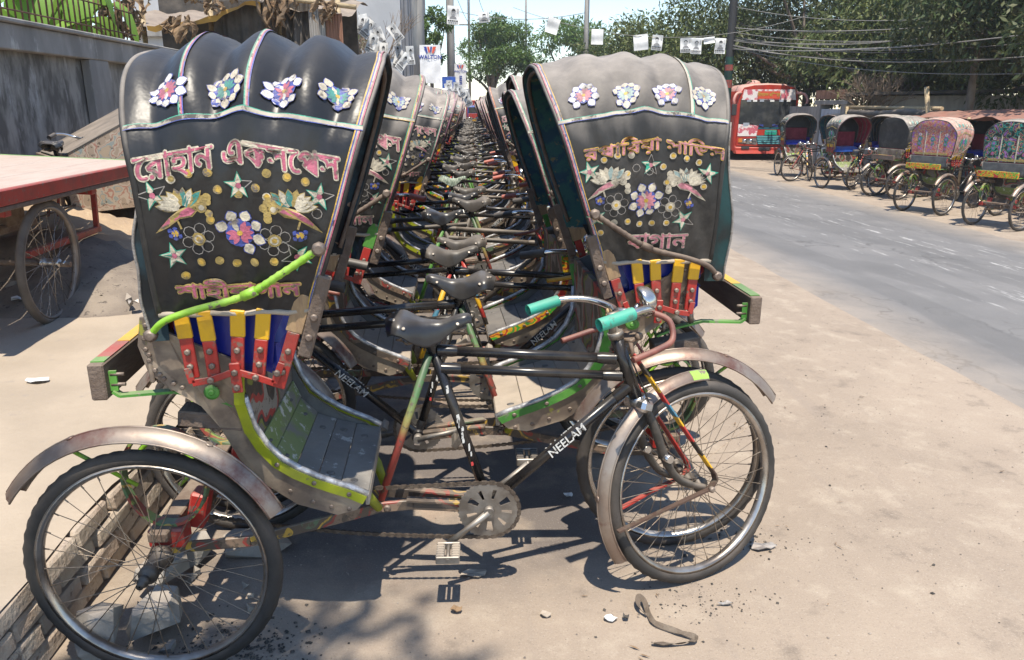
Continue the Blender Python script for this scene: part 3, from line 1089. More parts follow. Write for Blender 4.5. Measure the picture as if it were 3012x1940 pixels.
# --- chassis
for s in (-1, 1):
    m = MB()
    pts = [(.83, s * .022, .300), (.60, s * .035, .325), (.50, s * .05, .325), (.12, s * .17, .285), (-.11, s * .20, .285)]
    for a, b in zip(pts, pts[1:]):
        m.bar(a, b, .012, .034, 0, (0, 0, 1), .002)
    m.bar((.83, s * .022, .318), (.58, s * .036, .343), .030, .006, 0, (0, 0, 1))
    m.disc((.80, s * .028, .30), (0, s, 0), .009, .008, 8, 1)
    m.disc((.52, s * .055, .325), (0, s, 0), .011, .010, 8, 1)
    P('rail%d' % s, 'chassis_rail', m, ['painted_rail', 'bolt'])
    m = MB()
    m.tube([(.440, s * .14, .455), (.470, s * .11, .40), (.497, s * .075, .335)], [.008, .016, .013], 8)
    P('legs%d' % s, 'footboard_leg', m, ['paint_olive'])
    # hoop spring
    m = MB()
    ring = MB()
    rows = []
    for i in range(41):
        a = 2 * PI * i / 40
        rx, rz = .118, .150
        rows.append([(rx * k_ * math.cos(a), w, rz * k_ * math.sin(a)) for k_, w in ((1, -.017), (1, .017), (.94, .017), (.94, -.017))])
    ring.grid(rows, 0, False, closed_v=True)
    ring.xform(Matrix.Translation((AX + .01, s * .27, .555)))
    m.join(ring)
    for a0, a1 in ((R(20), R(70)), (R(75), R(105)), (R(110), R(160))):
        pts = [(AX + .01 + .092 * math.cos(lerp(a0, a1, t / 5)), s * .27, .555 + .118 * math.sin(lerp(a0, a1, t / 5)) - .012 * math.sin(PI * t / 5)) for t in range(6)]
        m.tube(pts, .008, 8, mat=1)
    P('spring%d' % s, 'hoop_spring', m, ['painted_spring', 'paint_lime'])
    m = MB()
    m.box((.02, s * .26, .735), (.17, .075, .045), 0, Matrix.Rotation(R(8), 3, 'Y'), .004)
    P('block%d' % s, 'spring_block', m, ['old_plank'], 'body')
ax_ = MB()
ax_.tube([(0, -.36, WR), (0, .36, WR)], .013, 10)
ax_.box((-.01, 0, .395), (.055, .66, .030), 0, None, .004)
ax_.lathe([(.012, -.045), (.040, -.043), (.044, -.030), (.032, -.028), (.032, .06), (.012, .065)], 20, c=(0, -.02, WR))
for s in (-1, 1):
    ax_.box((0, s * .27, .375), (.10, .065, .060), 1, None, .006)
    ax_.box((.065, s * .20, .42), (.05, .06, .11), 1, Matrix.Rotation(R(14), 3, 'Y'), .006)
ax_.xform(Matrix.Translation((AX, 0, 0)))
P('axle', 'rear_axle', ax_, ['rust', 'paint_red'])

# --- body
YB = [(.42, .252), (.50, .262), (.68, .290), (.84, .345), (1.1, .370)]
SIDE = [(-.075, 1.045), (-.092, .97), (-.078, .895), (-.03, .848), (.035, .790), (.070, .715), (.105, .610), (.170, .518), (.245, .452), (.355, .410), (.412, .424), (.434, .452), (.393, .482), (.298, .526), (.203, .592), (.146, .70), (.140, .82), (.148, .918), (-.02, 1.005), (-.045, 1.045)]
STRAP = [(.150, .905), (.136, .80), (.145, .705), (.168, .645), (.205, .592), (.250, .556), (.300, .526), (.348, .503), (.394, .483), (.434, .460)]
for s in (-1, 1):
    m = MB()
    n = len(SIDE)
    vs = [(x, s * interp(YB, z), z) for x, z in SIDE] + [(x, s * (interp(YB, z) - .010), z) for x, z in SIDE]
    m.add(vs, [tuple(range(n)) if s < 0 else tuple(range(n - 1, -1, -1))], 0)
    m.add(vs, [tuple(range(2 * n - 1, n - 1, -1)) if s < 0 else tuple(range(n, 2 * n))], 1)
    m.add(vs, [(i, n + i, n + (i + 1) % n, (i + 1) % n) for i in range(n)], 0)
    for x, z in ((-.074, 1.02), (-.083, .985), (-.084, .955), (-.08, .925), (-.070, .897), (-.052, .873), (-.03, .858), (-.078, .94), (-.06, .885), (-.01, .846), (.28, .455), (.33, .435), (.38, .425), (.22, .495)):
        m.disc((x + .010, s * (interp(YB, z) + .0005), z + .004), (0, s, 0), .0065, .004, 7, 2)
    m.disc((.072, s * .345, .835), (0, s, 0), .020, .006, 14, 3)
    m.disc((.072, s * .349, .835), (0, s, 0), .008, .005, 10, 3)
    P('side%d' % s, 'side_panel', m, ['sheet_metal', 'dark_sheet', 'bolt', 'paint_green'], 'low')
    m = MB()
    for (x0, z0), (x1, z1) in zip(STRAP, STRAP[1:]):
        y0, y1 = s * (interp(YB, z0) + .004), s * (interp(YB, z1) + .004)
        m.bar((x0, y0, z0), (x1 + (x1 - x0) * .06, y1, z1 + (z1 - z0) * .06), .026, .007, 0, (0, s, 0))
    for k in (0, 4, 6, 8):
        x, z = STRAP[k]
        m.disc((x, s * (interp(YB, z) + .007), z), (0, s, 0), .007, .005, 7, 1)
    P('strap%d' % s, 'edge_strap', m, ['paint_olive', 'bolt'], 'low')
    m = MB()
    m.tube([(x + .012, s * (interp(YB, z) - .004), z + .014) for x, z in STRAP[1:]], .0095, 8)
    P('edge%d' % s, 'worn_rim', m, ['worn_edge'], 'low')
# floor boards, each one
FLOOR = [((.148, .640), (.172, .580), 'green_board'), ((.173, .578), (.226, .522), 'green_board'), ((.228, .520), (.292, .497), 'grey_board'), ((.294, .4965), (.360, .479), 'grey_board'), ((.362, .4785), (.432, .462), 'grey_board')]
for k, ((x0, z0), (x1, z1), mm) in enumerate(FLOOR):
    m = MB()
    w = 2 * (interp(YB, (z0 + z1) / 2) - .012)
    m.bar((x0, 0, z0), (x1 + (.012 if k == 4 else 0), 0, z1), w, .012, 0, (0, 0, 1), .002)
    mx, mz = (x0 + x1) / 2, (z0 + z1) / 2
    for yy in (-.17, .15):
        m.disc((mx, yy + .02 * (k % 2), mz + .006), (.1, 0, 1), .012, .003, 10, 1)
    P('floor%d' % k, 'floor_board', m, [mm, 'dark_sheet'], 'low')
m = MB()
m.bar((.440, -.230, .443), (.440, .230, .443), .012, .035, 0, (0, 0, 1), .002)
P('toe', 'toe_board', m, ['dust_board'], 'low')
m = MB()
m.prism([(-.265, .645), (.265, .645), (.305, .78), (.335, .935), (-.335, .935), (-.305, .78)], .136, .150, 0, 'x')
P('riser', 'seat_riser', m, ['painted_body'], 'low')
m = MB()
m.box((-.070, 0, .955), (.012, .71, .175), 0, None, .003)
m.box((-.045, 0, .855), (.012, .66, .05), 0, Matrix.Rotation(R(-40), 3, 'Y'), .003)
P('tail', 'tail_panel', m, ['sheet_metal'], 'low')
m = MB()
m.box((.03, 0, .868), (.20, .66, .02), 0, None, .003)
P('bed', 'seat_base', m, ['old_plank'], 'low')
cu = MB()
rows = []
for i in range(13):
    row = []
    for j in range(13):
        u, w = i / 12, j / 12
        e = min(u, 1 - u, w, 1 - w)
        row.append((-.045 + .265 * u, -.305 + .61 * w, .955 + .045 * (1 - (1 - min(1, e * 5)) ** 2) + .006 * math.sin(u * 9) * math.sin(w * 11)))
    rows.append(row)
cu.grid(rows, 0, True, flip=True)
cu.box((.0875, 0, .915), (.262, .60, .09), 0, None, .01)
P('cushion', 'seat_cushion', cu, ['seat_blue'], 'body')
m = MB()
m.box((-.030, 0, 1.16), (.035, .66, .34), 0, None, .015)
P('backrest', 'backrest', m, ['lining_red'], 'body')
TOPS = [(.005, 1.065), (.060, 1.065), (.142, 1.065), (.205, 1.065), (.306, 1.10)]
BOTS = [(.016, .890), (.068, .890), (.124, .890), (.176, .890), (.222, .855)]
for s in (-1, 1):
    m = MB()
    m.prism([(-.03, .99), (.10, .93), (.20, .88), (.215, .98), (.262, 1.075), (-.03, 1.075)], s * .328, s * .336, 0)
    P('armpanel%d' % s, 'arm_panel', m, ['seat_blue'], 'body')
    for k, ((xt, zt), (xb, zb)) in enumerate(zip(TOPS, BOTS)):
        m = MB()
        y0, y1 = s * .386, s * .380
        w0 = .036 if k < 4 else .042
        f = .60 if k in (0, 2, 4) else .55
        xm, zm = lerp(xb, xt, f), lerp(zb, zt, f)
        m.bar((xb, y1, zb), (xm, y1, zm), .032, .011, 0, (0, s, 0), .002)
        m.bar((xm, y1, zm), (xt, y0, zt), w0, .011, 1, (0, s, 0), .002)
        for t in (.18, .40):
            p = (lerp(xb, xt, t), y1 + s * .006, lerp(zb, zt, t))
            m.disc(p, (0, s, 0), .0085, .009, 6, 2)
        P('slat%d_%d' % (s, k), 'arm_slat', m, ['paint_red', 'paint_yellow' if k < 4 else 'raw_wood', 'bolt'], 'body')
    m = MB()
    zz = [(.008, .920), (.016, .880), (.062, .887), (.122, .907), (.172, .890), (.215, .872), (.238, .925)]
    for a, b in zip(zz, zz[1:]):
        m.bar((a[0], s * .393, a[1]), (b[0], s * .393, b[1]), .017, .006, 0, (0, s, 0), .001)
    m.bar((.122, s * .394, .93), (.124, s * .392, .85), .026, .008, 0, (0, s, 0), .002)
    for p in ((.062, .887), (.122, .905), (.172, .89), (.124, .865), (.225, .90)):
        m.disc((p[0], s * .397, p[1]), (0, s, 0), .009, .008, 6, 1)
    P('bracket%d' % s, 'arm_bracket', m, ['paint_red', 'bolt'], 'body')
m = MB()
m.box((-.238, 0, .868), (.040, .66, .098), 0, None, .004)
for s in (-1, 1):
    m.box((-.238, s * .20, .9185), (.034, .14, .003), 1)
    m.box((-.238, s * .29, .9185), (.034, .04, .003), 2)
m.box((-.238, 0, .9185), (.034, .25, .003), 3)
P('bumper', 'bumper_board', m, ['old_plank', 'paint_red', 'paint_green', 'paint_yellow'], 'body')
for s in (-1, 1):
    m = MB()
    y = s * .30
    pts = [(-.212, y, .890), (-.212, y, .835), (-.196, y, .822), (-.06, y, .828), (.03, y, .808), (.10, y, .778)]
    for a, b in zip(pts, pts[1:]):
        m.bar(a, b, .026, .007, 0, (0, 1, 0) if abs(b[0] - a[0]) < .005 else (0, 0, 1))
    for z in (.852, .88):
        m.tube([(-.215, y, z), (-.180, y, z)], .005, 6, mat=1)
    m.tube([(.075, y, .785), (.075, y, .825)], .007, 6, mat=1)
    m.tube([(-.02, y, .825), (-.015, y, .87)], .011, 8, mat=1)
    P('bumperstrap%d' % s, 'bumper_strap', m, ['paint_green', 'bolt'], 'body')

for s in (-1, 1):
    m = MB()
    m.bar((.292, s * .372, .935), (.362, s * .402, 1.150), .034, .022, 0, (0, s, 0), .004)
    for t in (.25, .5):
        m.disc((lerp(.292, .362, t), s * (lerp(.372, .402, t) + .011), lerp(.935, 1.150, t)), (0, s, 0), .010, .008, 8, 1)
    P('post%d' % s, 'hood_post', m, ['old_plank', 'bolt'], 'body')

AMP = [.036, .050]

# --- hood
ZB = 1.055
_pa, _py, _pz = [0.0], [.385], [ZB]
for k in range(1, 41):
    z = lerp(ZB, 1.40, k / 40)
    _py.append(.385 + .045 * math.sin((z - ZB) / (1.40 - ZB) * PI / 2))
    _pz.append(z)
for k in range(1, 61):
    t = PI / 2 * k / 60
    _py.append(.43 * math.cos(t) ** .74 if k < 60 else 0.0)
    _pz.append(1.40 + .316 * math.sin(t) ** .84)
for k in range(1, len(_py)):
    _pa.append(_pa[-1] + math.hypot(_py[k] - _py[k - 1], _pz[k] - _pz[k - 1]))
PA, PY, PZ = np.array(_pa), np.array(_py), np.array(_pz)
AL = PA[-1]
_d = np.gradient(PY, PA), np.gradient(PZ, PA)


def a_of_z(z):
    return float(np.interp(z, PZ, PA))


def hood_edges(z):
    return -.044 - .034 * sstep(1.35, 1.66, z), interp([(1.07, .325), (1.30, .408), (1.50, .472), (1.68, .518)], z)


def hood_pt(x, a, side, off=0.0, u=None):
    y, z = float(np.interp(a, PA, PY)), float(np.interp(a, PA, PZ))
    dy, dz = float(np.interp(a, PA, _d[0])), float(np.interp(a, PA, _d[1]))
    ny, nz = dz, -dy
    xb, xf = hood_edges(z)
    if u is None:
        u = (x - xb) / (xf - xb)
    else:
        x = lerp(xb, xf, u)
    w = sstep(1.42, 1.62, z)
    bump_ = abs(math.cos(4 * PI * u)) ** 1.3
    d = off + w * (AMP[0] * bump_ - .43 * AMP[0] - AMP[1] * abs(2 * u - 1) ** 2.6) + (1 - w) * (.0030 * math.sin(u * 19 + z * 6) + .0022 * math.sin(u * 43 - z * 21)) + .0040 * math.exp(-((z - 1.445) / (.035 if AMP[0] > .02 else .065)) ** 2) * math.sin(u * 64 + 3 * math.sin(u * 11)) + w * .004 * math.sin(u * 31 + a * 14) * math.sin(a * 9)
    return (x, side * (y + ny * d), z + nz * d)


def hood_s(s, u=None, x=None, off=0.0):
    side, a = (-1, s) if s <= AL else (1, 2 * AL - s)
    return hood_pt(x, a, side, off, u)


def make_hood(var):
    VAR[0] = var
    AMP[0], AMP[1] = (.036, .050) if var == 'A' else (.015, .040)
    NS, NU = 80, 48
    ho = MB()
    ho.grid([[hood_s(2 * AL * i / NS, u=j / NU) for j in range(NU + 1)] for i in range(NS + 1)], 0, True)
    P('hood', 'hood', ho, ['vinyl_black' if var == 'A' else 'vinyl_dusty'], 'body')
    li = MB()
    li.grid([[hood_s(2 * AL * i / 40, u=j / 8, off=-.014 if 0 < i < 40 else -.010) for j in range(9)] for i in range(41)], 0, True, flip=True)
    for u in (0.0, .33, .66, 1.0):
        li.tube([hood_s(2 * AL * (i + .5) / 41, u=lerp(.03, .97, u), off=-.022) for i in range(41)], .008, 6, mat=1)
    P('lining', 'hood_lining', li, ['lining_teal', 'old_plank'], 'body', 'hood')
    # rolled edge and coloured piping along the front and back edges
    tr = MB()
    tr.tube([hood_s(2 * AL * i / 60, u=1.0, off=-.003) for i in range(61)], .0065, 7, mat=0)
    tr.tube([hood_s(2 * AL * i / 60, u=0.0, off=-.004) for i in range(61)], .0085, 7, mat=0)
    for side in (-1, 1):
        pts = [hood_pt(None, .002, side, .0, u=k / 12) for k in range(13)]
        tr.tube([(p[0], p[1], p[2] + .003 * math.sin(i * 1.7)) for i, p in enumerate(pts)], .0075, 6, mat=1)
    P('piping', 'hood_piping', tr, ['vinyl_dusty', 'dust_board'], 'body', 'hood')


    def ribbon(m, path, w, stripes, off=.004, vertical=True):
        """path: function t -> (x, s) on the hood; stripes: list of material slots laid side by side across width w"""
        n = 44
        k = len(stripes)
        for q, mi in enumerate(stripes):
            rows_ = []
            for i in range(n + 1):
                x, s = path(i / n)
                r = []
                for e in (q, q + 1):
                    d = (e / k - .5) * w
                    r.append(hood_s(min(2 * AL, max(0, s + (0 if vertical else d))), x=x + (d if vertical else 0), off=off))
                rows_.append(r)
            m.grid(rows_, mi, True, flip=not vertical)


    def seam_z(u):
        return 1.502 + .036 * (1 - abs(2 * u - 1)) + .0018 * math.sin(u * 31)


    rb = MB()
    ribbon(rb, lambda t: (hood_edges(float(np.interp(min(t, 1 - t) * 2 * AL, PA, PZ)))[1] - .010, t * 2 * AL), .013, [2, 3, 0, 1])
    for uu in ((.25, .515) if var == 'A' else (.22,)):
        s0 = a_of_z(seam_z(uu))

        def pth(t, uu=uu, s0=s0):
            s = lerp(s0, 2 * AL - s0, t)
            z = float(np.interp(min(s, 2 * AL - s), PA, PZ))
            xb, xf = hood_edges(z)
            return lerp(xb, xf, uu), s
        ribbon(rb, pth, .012, [5, 0, 1, 3] if var == 'A' else [5, 0, 0, 0])
    for side in (-1, 1):
        def pth2(t, side=side):
            z = seam_z(t)
            xb, xf = hood_edges(z)
            a = a_of_z(z)
            return lerp(xb, xf, t), (a if side < 0 else 2 * AL - a)
        ribbon(rb, pth2, .0125, [3, 0, 0, 0, 0, 5] if side < 0 else [5, 0, 0, 0, 0, 3], .0045, False)
    P('ribbon', 'ribbon_trim', rb, ['trim_dull', 'foil_pink', 'foil_yellow', 'foil_blue', 'foil_red', 'foil_green'], 'body', 'hood')
    # back curtain and its hanging flaps
    bc = MB()
    rows = []
    for i in range(24):
        a = AL * (i / 23) ** 1.0
        pr_, pl_ = hood_pt(None, a, -1, -.006, u=0), hood_pt(None, a, 1, -.006, u=0)
        rows.append([(pr_[0] - .004 - .02 * math.sin(PI * j / 10) * (1 - i / 23), lerp(pr_[1], pl_[1], j / 10), pr_[2]) for j in range(11)])
    bc.grid(rows, 0, True)
    P('back', 'back_curtain', bc, ['vinyl_dusty'], 'body', 'hood')
    VAR[0] = None


for var_ in 'AB':
    make_hood(var_)
for fkey, ztop, fmat in (('flap', 1.50, 'flap_teal'), ('flap_short', 1.33, 'lining_dark')):
    fl = MB()
    rows = []
    for i in range(12):
        z = lerp(ztop, .985, i / 11)
        y = min(.402 - .01 * (i / 11), float(np.interp(z, PZ, PY)) - .018)
        rows.append([(hood_edges(z)[0] - .010 - (.050 if fkey == 'flap' else .028) * sstep(ztop, 1.2, z) - .005 * math.sin(j * 2.1 + i), lerp(-y, y, j / 12), z) for j in range(13)])
    fl.grid(rows, 0, True, flip=True)
    fl.grid([[(p[0] + .006, p[1], p[2]) for p in r] for r in rows], 1, True)
    fl.grid([[(-.035, r[0][1] * .99, r[0][2]) for r in rows], [(r[0][0], r[0][1], r[0][2]) for r in rows]], 0, True)
    fl.grid([[(-.035, r[-1][1] * .99, r[-1][2]) for r in rows], [(r[-1][0], r[-1][1], r[-1][2]) for r in rows]], 0, True, flip=True)
    for s in (-1, 1):
        fl.tube([(r[0 if s < 0 else -1][0], r[0][1] * (1 if s < 0 else -1), r[0][2]) for r in rows], .004, 6, mat=2)
    P(fkey, 'back_flap', fl, [fmat, 'lining_dark', 'foil_thread'], 'body', None, lod=(fkey == 'flap_short'))
for s in (-1, 1):
    m = MB()
    ROD = [(-.068, 1.010), (-.03, 1.045), (.04, 1.072), (.17, 1.108), (.264, 1.163), (.357, 1.223)]
    yy = [.392, .405, .412, .420, .432, .440]
    m.tube(catmull([(p[0], s * y, p[1]) for p, y in zip(ROD, yy)], 16), [.0088 + (.0014 if (i % 3 == 0 and i > 40) else 0) for i in range(81)], 8)
    m.tube([(.165, s * .421, 1.106), (.20, s * .4245, 1.122)], .0125, 8)
    m.disc((.357, s * .438, 1.223), (0, s, 0), .017, .020, 8, 1)
    m.tube([(.357, s * .40, 1.223), (.357, s * .455, 1.223)], .010, 8, mat=1)
    m.disc((-.068, s * .385, 1.008), (0, s, 0), .016, .022, 8, 1)
    P('rod%d' % s, 'hood_stay', m, ['rebar', 'bolt'], 'body')

# ------------------------------------------------------------------ hood applique
XC = .183
drnd = random.Random(31)
DECO_MATS = ['foil_gold', 'foil_cream', 'foil_pink', 'foil_green', 'foil_blue', 'foil_white', 'foil_teal', 'foil_red', 'foil_thread', 'foil_lilac', 'foil_yellow']
GO, CR, PK, GR, BL, WH, TE, RE, TH, LI, YE = range(11)


SEAM_A = a_of_z(1.50)


class Deco:
    """motifs drawn in hood coordinates: u along the hood from its middle, a up the fabric from the hem"""

    def __init__(self, side, xc=XC):
        self.side, self.xc, self.mb = side, xc, MB()

    def pt(self, u, a, off):
        x = self.xc + (u if self.side < 0 else -u)
        return hood_pt(x, min(a, AL), self.side, .0012 + off * .55 + (.0022 if a > SEAM_A else 0))

    def poly(self, pts, mi, off=.004):
        self.mb.add([self.pt(u, a, off) for u, a in pts], [tuple(range(len(pts)))], mi)

    def disc(self, u, a, r, mi, off=.004, n=12):
        ring = [(math.cos(2 * PI * k / n) * drnd.uniform(.93, 1.05) * r, math.sin(2 * PI * k / n) * drnd.uniform(.93, 1.05) * r) for k in range(n)]
        vs = [self.pt(u + x, a + y, off) for x, y in ring] + [self.pt(u + x * .5, a + y * .5, off) for x, y in ring] + [self.pt(u, a, off)]
        self.mb.add(vs, [(k, (k + 1) % n, n + (k + 1) % n, n + k) for k in range(n)] + [(n + k, n + (k + 1) % n, 2 * n) for k in range(n)], mi)

    def line(self, pts, w, mi, off=.003):
        for (u0, a0), (u1, a1) in zip(pts, pts[1:]):
            dx, dy = u1 - u0, a1 - a0
            L = math.hypot(dx, dy) or 1e-6
            nx, ny = -dy / L * w / 2, dx / L * w / 2
            self.poly([(u0 + nx, a0 + ny), (u1 + nx, a1 + ny), (u1 - nx, a1 - ny), (u0 - nx, a0 - ny)], mi, off)

    def petal(self, u, a, ang, r0, r1, w, mi, off, edge=None):
        def shape(k, dw):
            c, s = math.cos(ang), math.sin(ang)
            L = r1 - r0
            out = []
            for t, q in ((0, .25), (.25, .85), (.5, 1), (.78, .62), (1, 0), (.78, -.62), (.5, -1), (.25, -.85), (0, -.25)):
                x, y = r0 + L * t * (1 if dw == 0 else 1.06), q * (w / 2 + dw)
                out.append((u + c * x - s * y, a + s * x + c * y))
            return out
        if edge is not None:
            self.poly(shape(0, .0025), edge, off - .0012)
        self.poly(shape(0, 0), mi, off)


def flower(d, u, a, r, outer, inner, edge, n=10, miss=.15):
    d.disc(u, a, r * .62, edge, .0035, 16)
    for k in range(n):
        if drnd.random() > miss:
            d.petal(u, a, 2 * PI * (k + .5) / n, r * .55, r * drnd.uniform(.85, 1.15), r * .46, outer, .0045, edge)
    for k in range(12):
        if drnd.random() > miss * .5:
            d.petal(u, a, 2 * PI * k / 12, r * .10, r * .58, r * .24, outer if k % 5 == 4 else inner, .0058, edge)
    d.disc(u, a, r * .12, YE, .0068, 10)


def star(d, u, a, r, rot=0.0, miss=.2):
    for k in range(5):
        an = rot + PI / 2 + 2 * PI * k / 5
        tip = (u + r * math.cos(an), a + r * math.sin(an))
        l = (u + r * .42 * math.cos(an - .63), a + r * .42 * math.sin(an - .63))
        q = (u + r * .42 * math.cos(an + .63), a + r * .42 * math.sin(an + .63))
        if drnd.random() < miss:
            d.line([l, tip, q], .0022, TH)
            continue
        d.poly([(u, a), l, tip, q], GR, .0036)
        d.poly([(lerp(u, tip[0], .12), lerp(a, tip[1], .12)), (lerp(l[0], u, .25), lerp(l[1], a, .25)), (lerp(tip[0], u, .12), lerp(tip[1], a, .12)), (lerp(q[0], u, .25), lerp(q[1], a, .25))], CR, .0048)
    d.disc(u, a, r * .20, PK, .0058, 9)


def bird(d, u, a, f, k=1.0):
    """a winged creature with a fanned wing, body and tail, facing f"""
    n = 9
    for i in range(n):
        an = R(lerp(38, 168, i / (n - 1)))
        L = lerp(.088, .070, i / (n - 1)) * k
        c = (GO, TE, CR, TE, GO, CR, CR, CR, CR)[i]
        x, y = math.cos(an) * f, math.sin(an) * .72
        d.petal(u, a, math.atan2(y, x), .012 * k, L * math.hypot(x, y), .020 * k, c, .0052, GO)
    body = [(-.075, -.052), (-.045, -.040), (-.012, -.018), (.02, -.012), (.036, .004), (.020, .016), (-.01, .006), (-.04, -.016)]
    d.poly([(u + f * x * 1.06 * k, a + y * 1.1 * k - .004) for x, y in body], GO, .0048)
    d.poly([(u + f * x * .88 * k, a + y * .82 * k - .004) for x, y in body], PK, .0060)
    d.disc(u + f * .048 * k, a + .006 * k, .014 * k, GO, .0062, 10)
    d.disc(u + f * .048 * k, a + .006 * k, .008 * k, CR, .0070, 8)
    for x, y in ((.064, .022), (.066, -.010)):
        d.disc(u + f * x * k, a + y * k, .011 * k, GO, .005, 10)
    d.line([(u - f * .02 * k, a - .03 * k), (u - f * .012 * k, a - .052 * k)], .005, GO, .005)


def outline_flower(d, u, a, r):
    for k in range(6):
        an = 2 * PI * k / 6 + .3
        cu_, ca = u + r * .68 * math.cos(an), a + r * .68 * math.sin(an)
        d.line([(cu_ + r * .34 * math.cos(t * PI / 4), ca + r * .34 * math.sin(t * PI / 4)) for t in range(9)], .0018, TH)
    d.disc(u, a, r * .42, GO, .0045)
    d.disc(u, a, r * .28, CR, .0056)
    d.disc(u, a, r * .16, YE, .0066)


def lettering(d, body, u, a, width, height, peak, fill, edge, fat=.030):
    vs, fs = text2d(body, 1.0, 0, 3)
    x0, x1 = min(v[0] for v in vs), max(v[0] for v in vs)
    y0, y1 = min(v[1] for v in vs), max(v[1] for v in vs)
    grid_ = []
    for x, y in vs:
        tx = (x - (x0 + x1) / 2) / (x1 - x0)
        ty = (y - y0) / (y1 - y0)
        grid_.append((u + tx * width, a + ty * height + peak * (1 - 2 * abs(tx))))
    for q in range(8):                       # the border: the same letters set round the fill
        dx, dy = fat * .095 * math.cos(q * PI / 4), fat * .095 * math.sin(q * PI / 4)
        d.mb.add([d.pt(x + dx, y + dy, .0036 + .0001 * q) for x, y in grid_], fs, edge)
    for dx in (-.0010, .0010):
        d.mb.add([d.pt(x + dx, y, .0056 + dx * .1) for x, y in grid_], fs, fill)


DOTS = [(-.701, 1.374), (-.66, 1.387), (-.617, 1.389), (-.486, 1.386), (-.441, 1.377), (-.401, 1.365), (-.599, 1.35), (-.555, 1.339), (-.514, 1.353), (-.491, 1.331), (-.626, 1.332), (-.501, 1.305), (-.623, 1.281), (-.493, 1.28), (-.658, 1.179), (-.616, 1.182), (-.577, 1.174), (-.536, 1.175), (-.49, 1.176), (-.70, 1.145), (-.38, 1.29)]


def deco_set(variant, side):
    """list of (name, mb) motifs for one flank of the hood"""
    out = []

    def put(name, fn, *a, **k):
        d = Deco(side)
        fn(d, *a, **k)
        if d.mb.f:
            out.append((name, d.mb))
    Z = lambda z: a_of_z(z + (.014 if variant != 'C' else 0))
    topf = ((-.148, WH, PK, BL), (-.018, CR, TE, BL), (.112, WH, PK, BL), (.232, CR, TE, BL)) if variant != 'C' else ()
    for i, (u, o_, i_, e_) in enumerate(topf):
        put('applique_flower', flower, u + (.0 if side < 0 else -.06), Z(1.570), .045, o_, i_, e_, 10, .1)
    if variant == 'A':
        put('lettering', lettering, 'েরাহান একসেপস', .005, Z(1.364), .456, .060, .040, PK, CR, .042)
        put('lettering', lettering, 'শাহীবাগান', -.028, Z(1.084), .290, .050, 0, PK, GO, .045)
    elif variant == 'B':
        put('lettering', lettering, 'রপািরয়া সািভস', .012, Z(1.362), .445, .058, .034, PK, YE, .030)
        put('lettering', lettering, 'বাগান', .040, Z(1.092), .200, .050, 0, PK, GO)
    if variant in 'AB':
        dz = .012 if variant == 'A' else 0
        put('applique_star', star, 0, Z(1.358), .034, .0, .2)
        put('applique_star', star, -.192, Z(1.338), .036, .3, .15)
        put('applique_star', star, .182, Z(1.330), .035, -.2, .3)
        put('applique_star', star, -.165, Z(1.195), .034, .2, .3)
        put('applique_star', star, .118, Z(1.185), .038, .5, .4)
        put('applique_bird', bird, -.128, Z(1.304), 1, .86)
        put('applique_bird', bird, .116, Z(1.298), -1, .86)
        put('applique_flower', flower, -.008, Z(1.248), .055, CR, PK, BL, 8, .25 if variant == 'A' else .05)
        put('applique_flower', outline_flower, -.103, Z(1.235), .038)
        put('applique_flower', outline_flower, .070, Z(1.228), .038)
        put('applique_flower', flower, -.155, Z(1.248), .016, BL, YE, BL, 6, .2)
        put('applique_flower', flower, .130, Z(1.238), .018, BL, YE, BL, 6, .2)
        d = Deco(side)
        for x, z in DOTS:
            if drnd.random() < .06:
                d.line([(x + .553 + .012 * math.cos(t * PI / 4), Z(z) + .012 * math.sin(t * PI / 4)) for t in range(9)], .002, TH)
                continue
            d.disc(x + .553, Z(z), .0105, GO if drnd.random() > .2 else CR, .004)
            d.disc(x + .553 + .001, Z(z) + .001, .0070, YE if drnd.random() > .3 else GO, .0052)
        out.append(('sequin_dots', d.mb))
    if variant == 'C':
        def panel(d):
            for k in range(9):
                u = -.18 + k * .055
                d.petal(u, Z(1.55), PI / 2, 0, .085, .036, TE if k % 2 else CR, .0055, CR)
            for sgn in (-1, 1):
                d.line([(sgn * .20, Z(1.405)), (0, Z(1.465))], .020, GO, .005)
                for i in range(5):
                    d.petal(sgn * .02, Z(1.26), PI / 2 - sgn * R(12 + i * 24), .02, .125 - i * .008, .034, GR if i % 2 else TE, .0048 + i * .0002, CR)
                for i in range(4):
                    d.disc(sgn * (.05 + .038 * i), Z(1.21 - .012 * i), .019, (GO, CR, PK, GO)[i], .0052)
                d.petal(sgn * .03, Z(1.19), -PI / 2 + sgn * .5, 0, .075, .030, GR, .005, CR)
            d.petal(0, Z(1.26), PI / 2, 0, .10, .050, LI, .0065, WH)
            d.petal(0, Z(1.25), -PI / 2, 0, .08, .045, TE, .0062, GO)
            for k in range(14):
                d.disc(-.17 + k * .0265, Z(1.125), .011, (GO, CR, PK)[k % 3], .005)
            d.line([(-.19, Z(1.098)), (.15, Z(1.098))], .018, GO, .005)
        put('applique_panel', panel)
    return out


DECO = {}
for var in 'ABC':
    DECO[var] = []
    AMP[0], AMP[1] = (.036, .050) if var == 'A' else (.015, .040)
    for side in (-1, 1):
        for nm, mb_ in deco_set(var, side):
            DECO[var].append((nm, mb_.mesh(nm, DECO_MATS), mb_))


# ------------------------------------------------------------------ putting rickshaws together
def steer_matrix(ang):
    d = (HEAD_A - HEAD_B).normalized()
    return Matrix.Translation(HEAD_A) @ Matrix.Rotation(ang, 4, d) @ Matrix.Translation(-HEAD_A)


def low_matrix(bs):
    """the floor and sides of the body sit a little differently from the hood"""
    return Matrix.Translation((.035, 0, 0)) @ twist(bs, 3.0) if bs > .01 else Matrix.Scale(1.23, 4, (1, 0, 0))


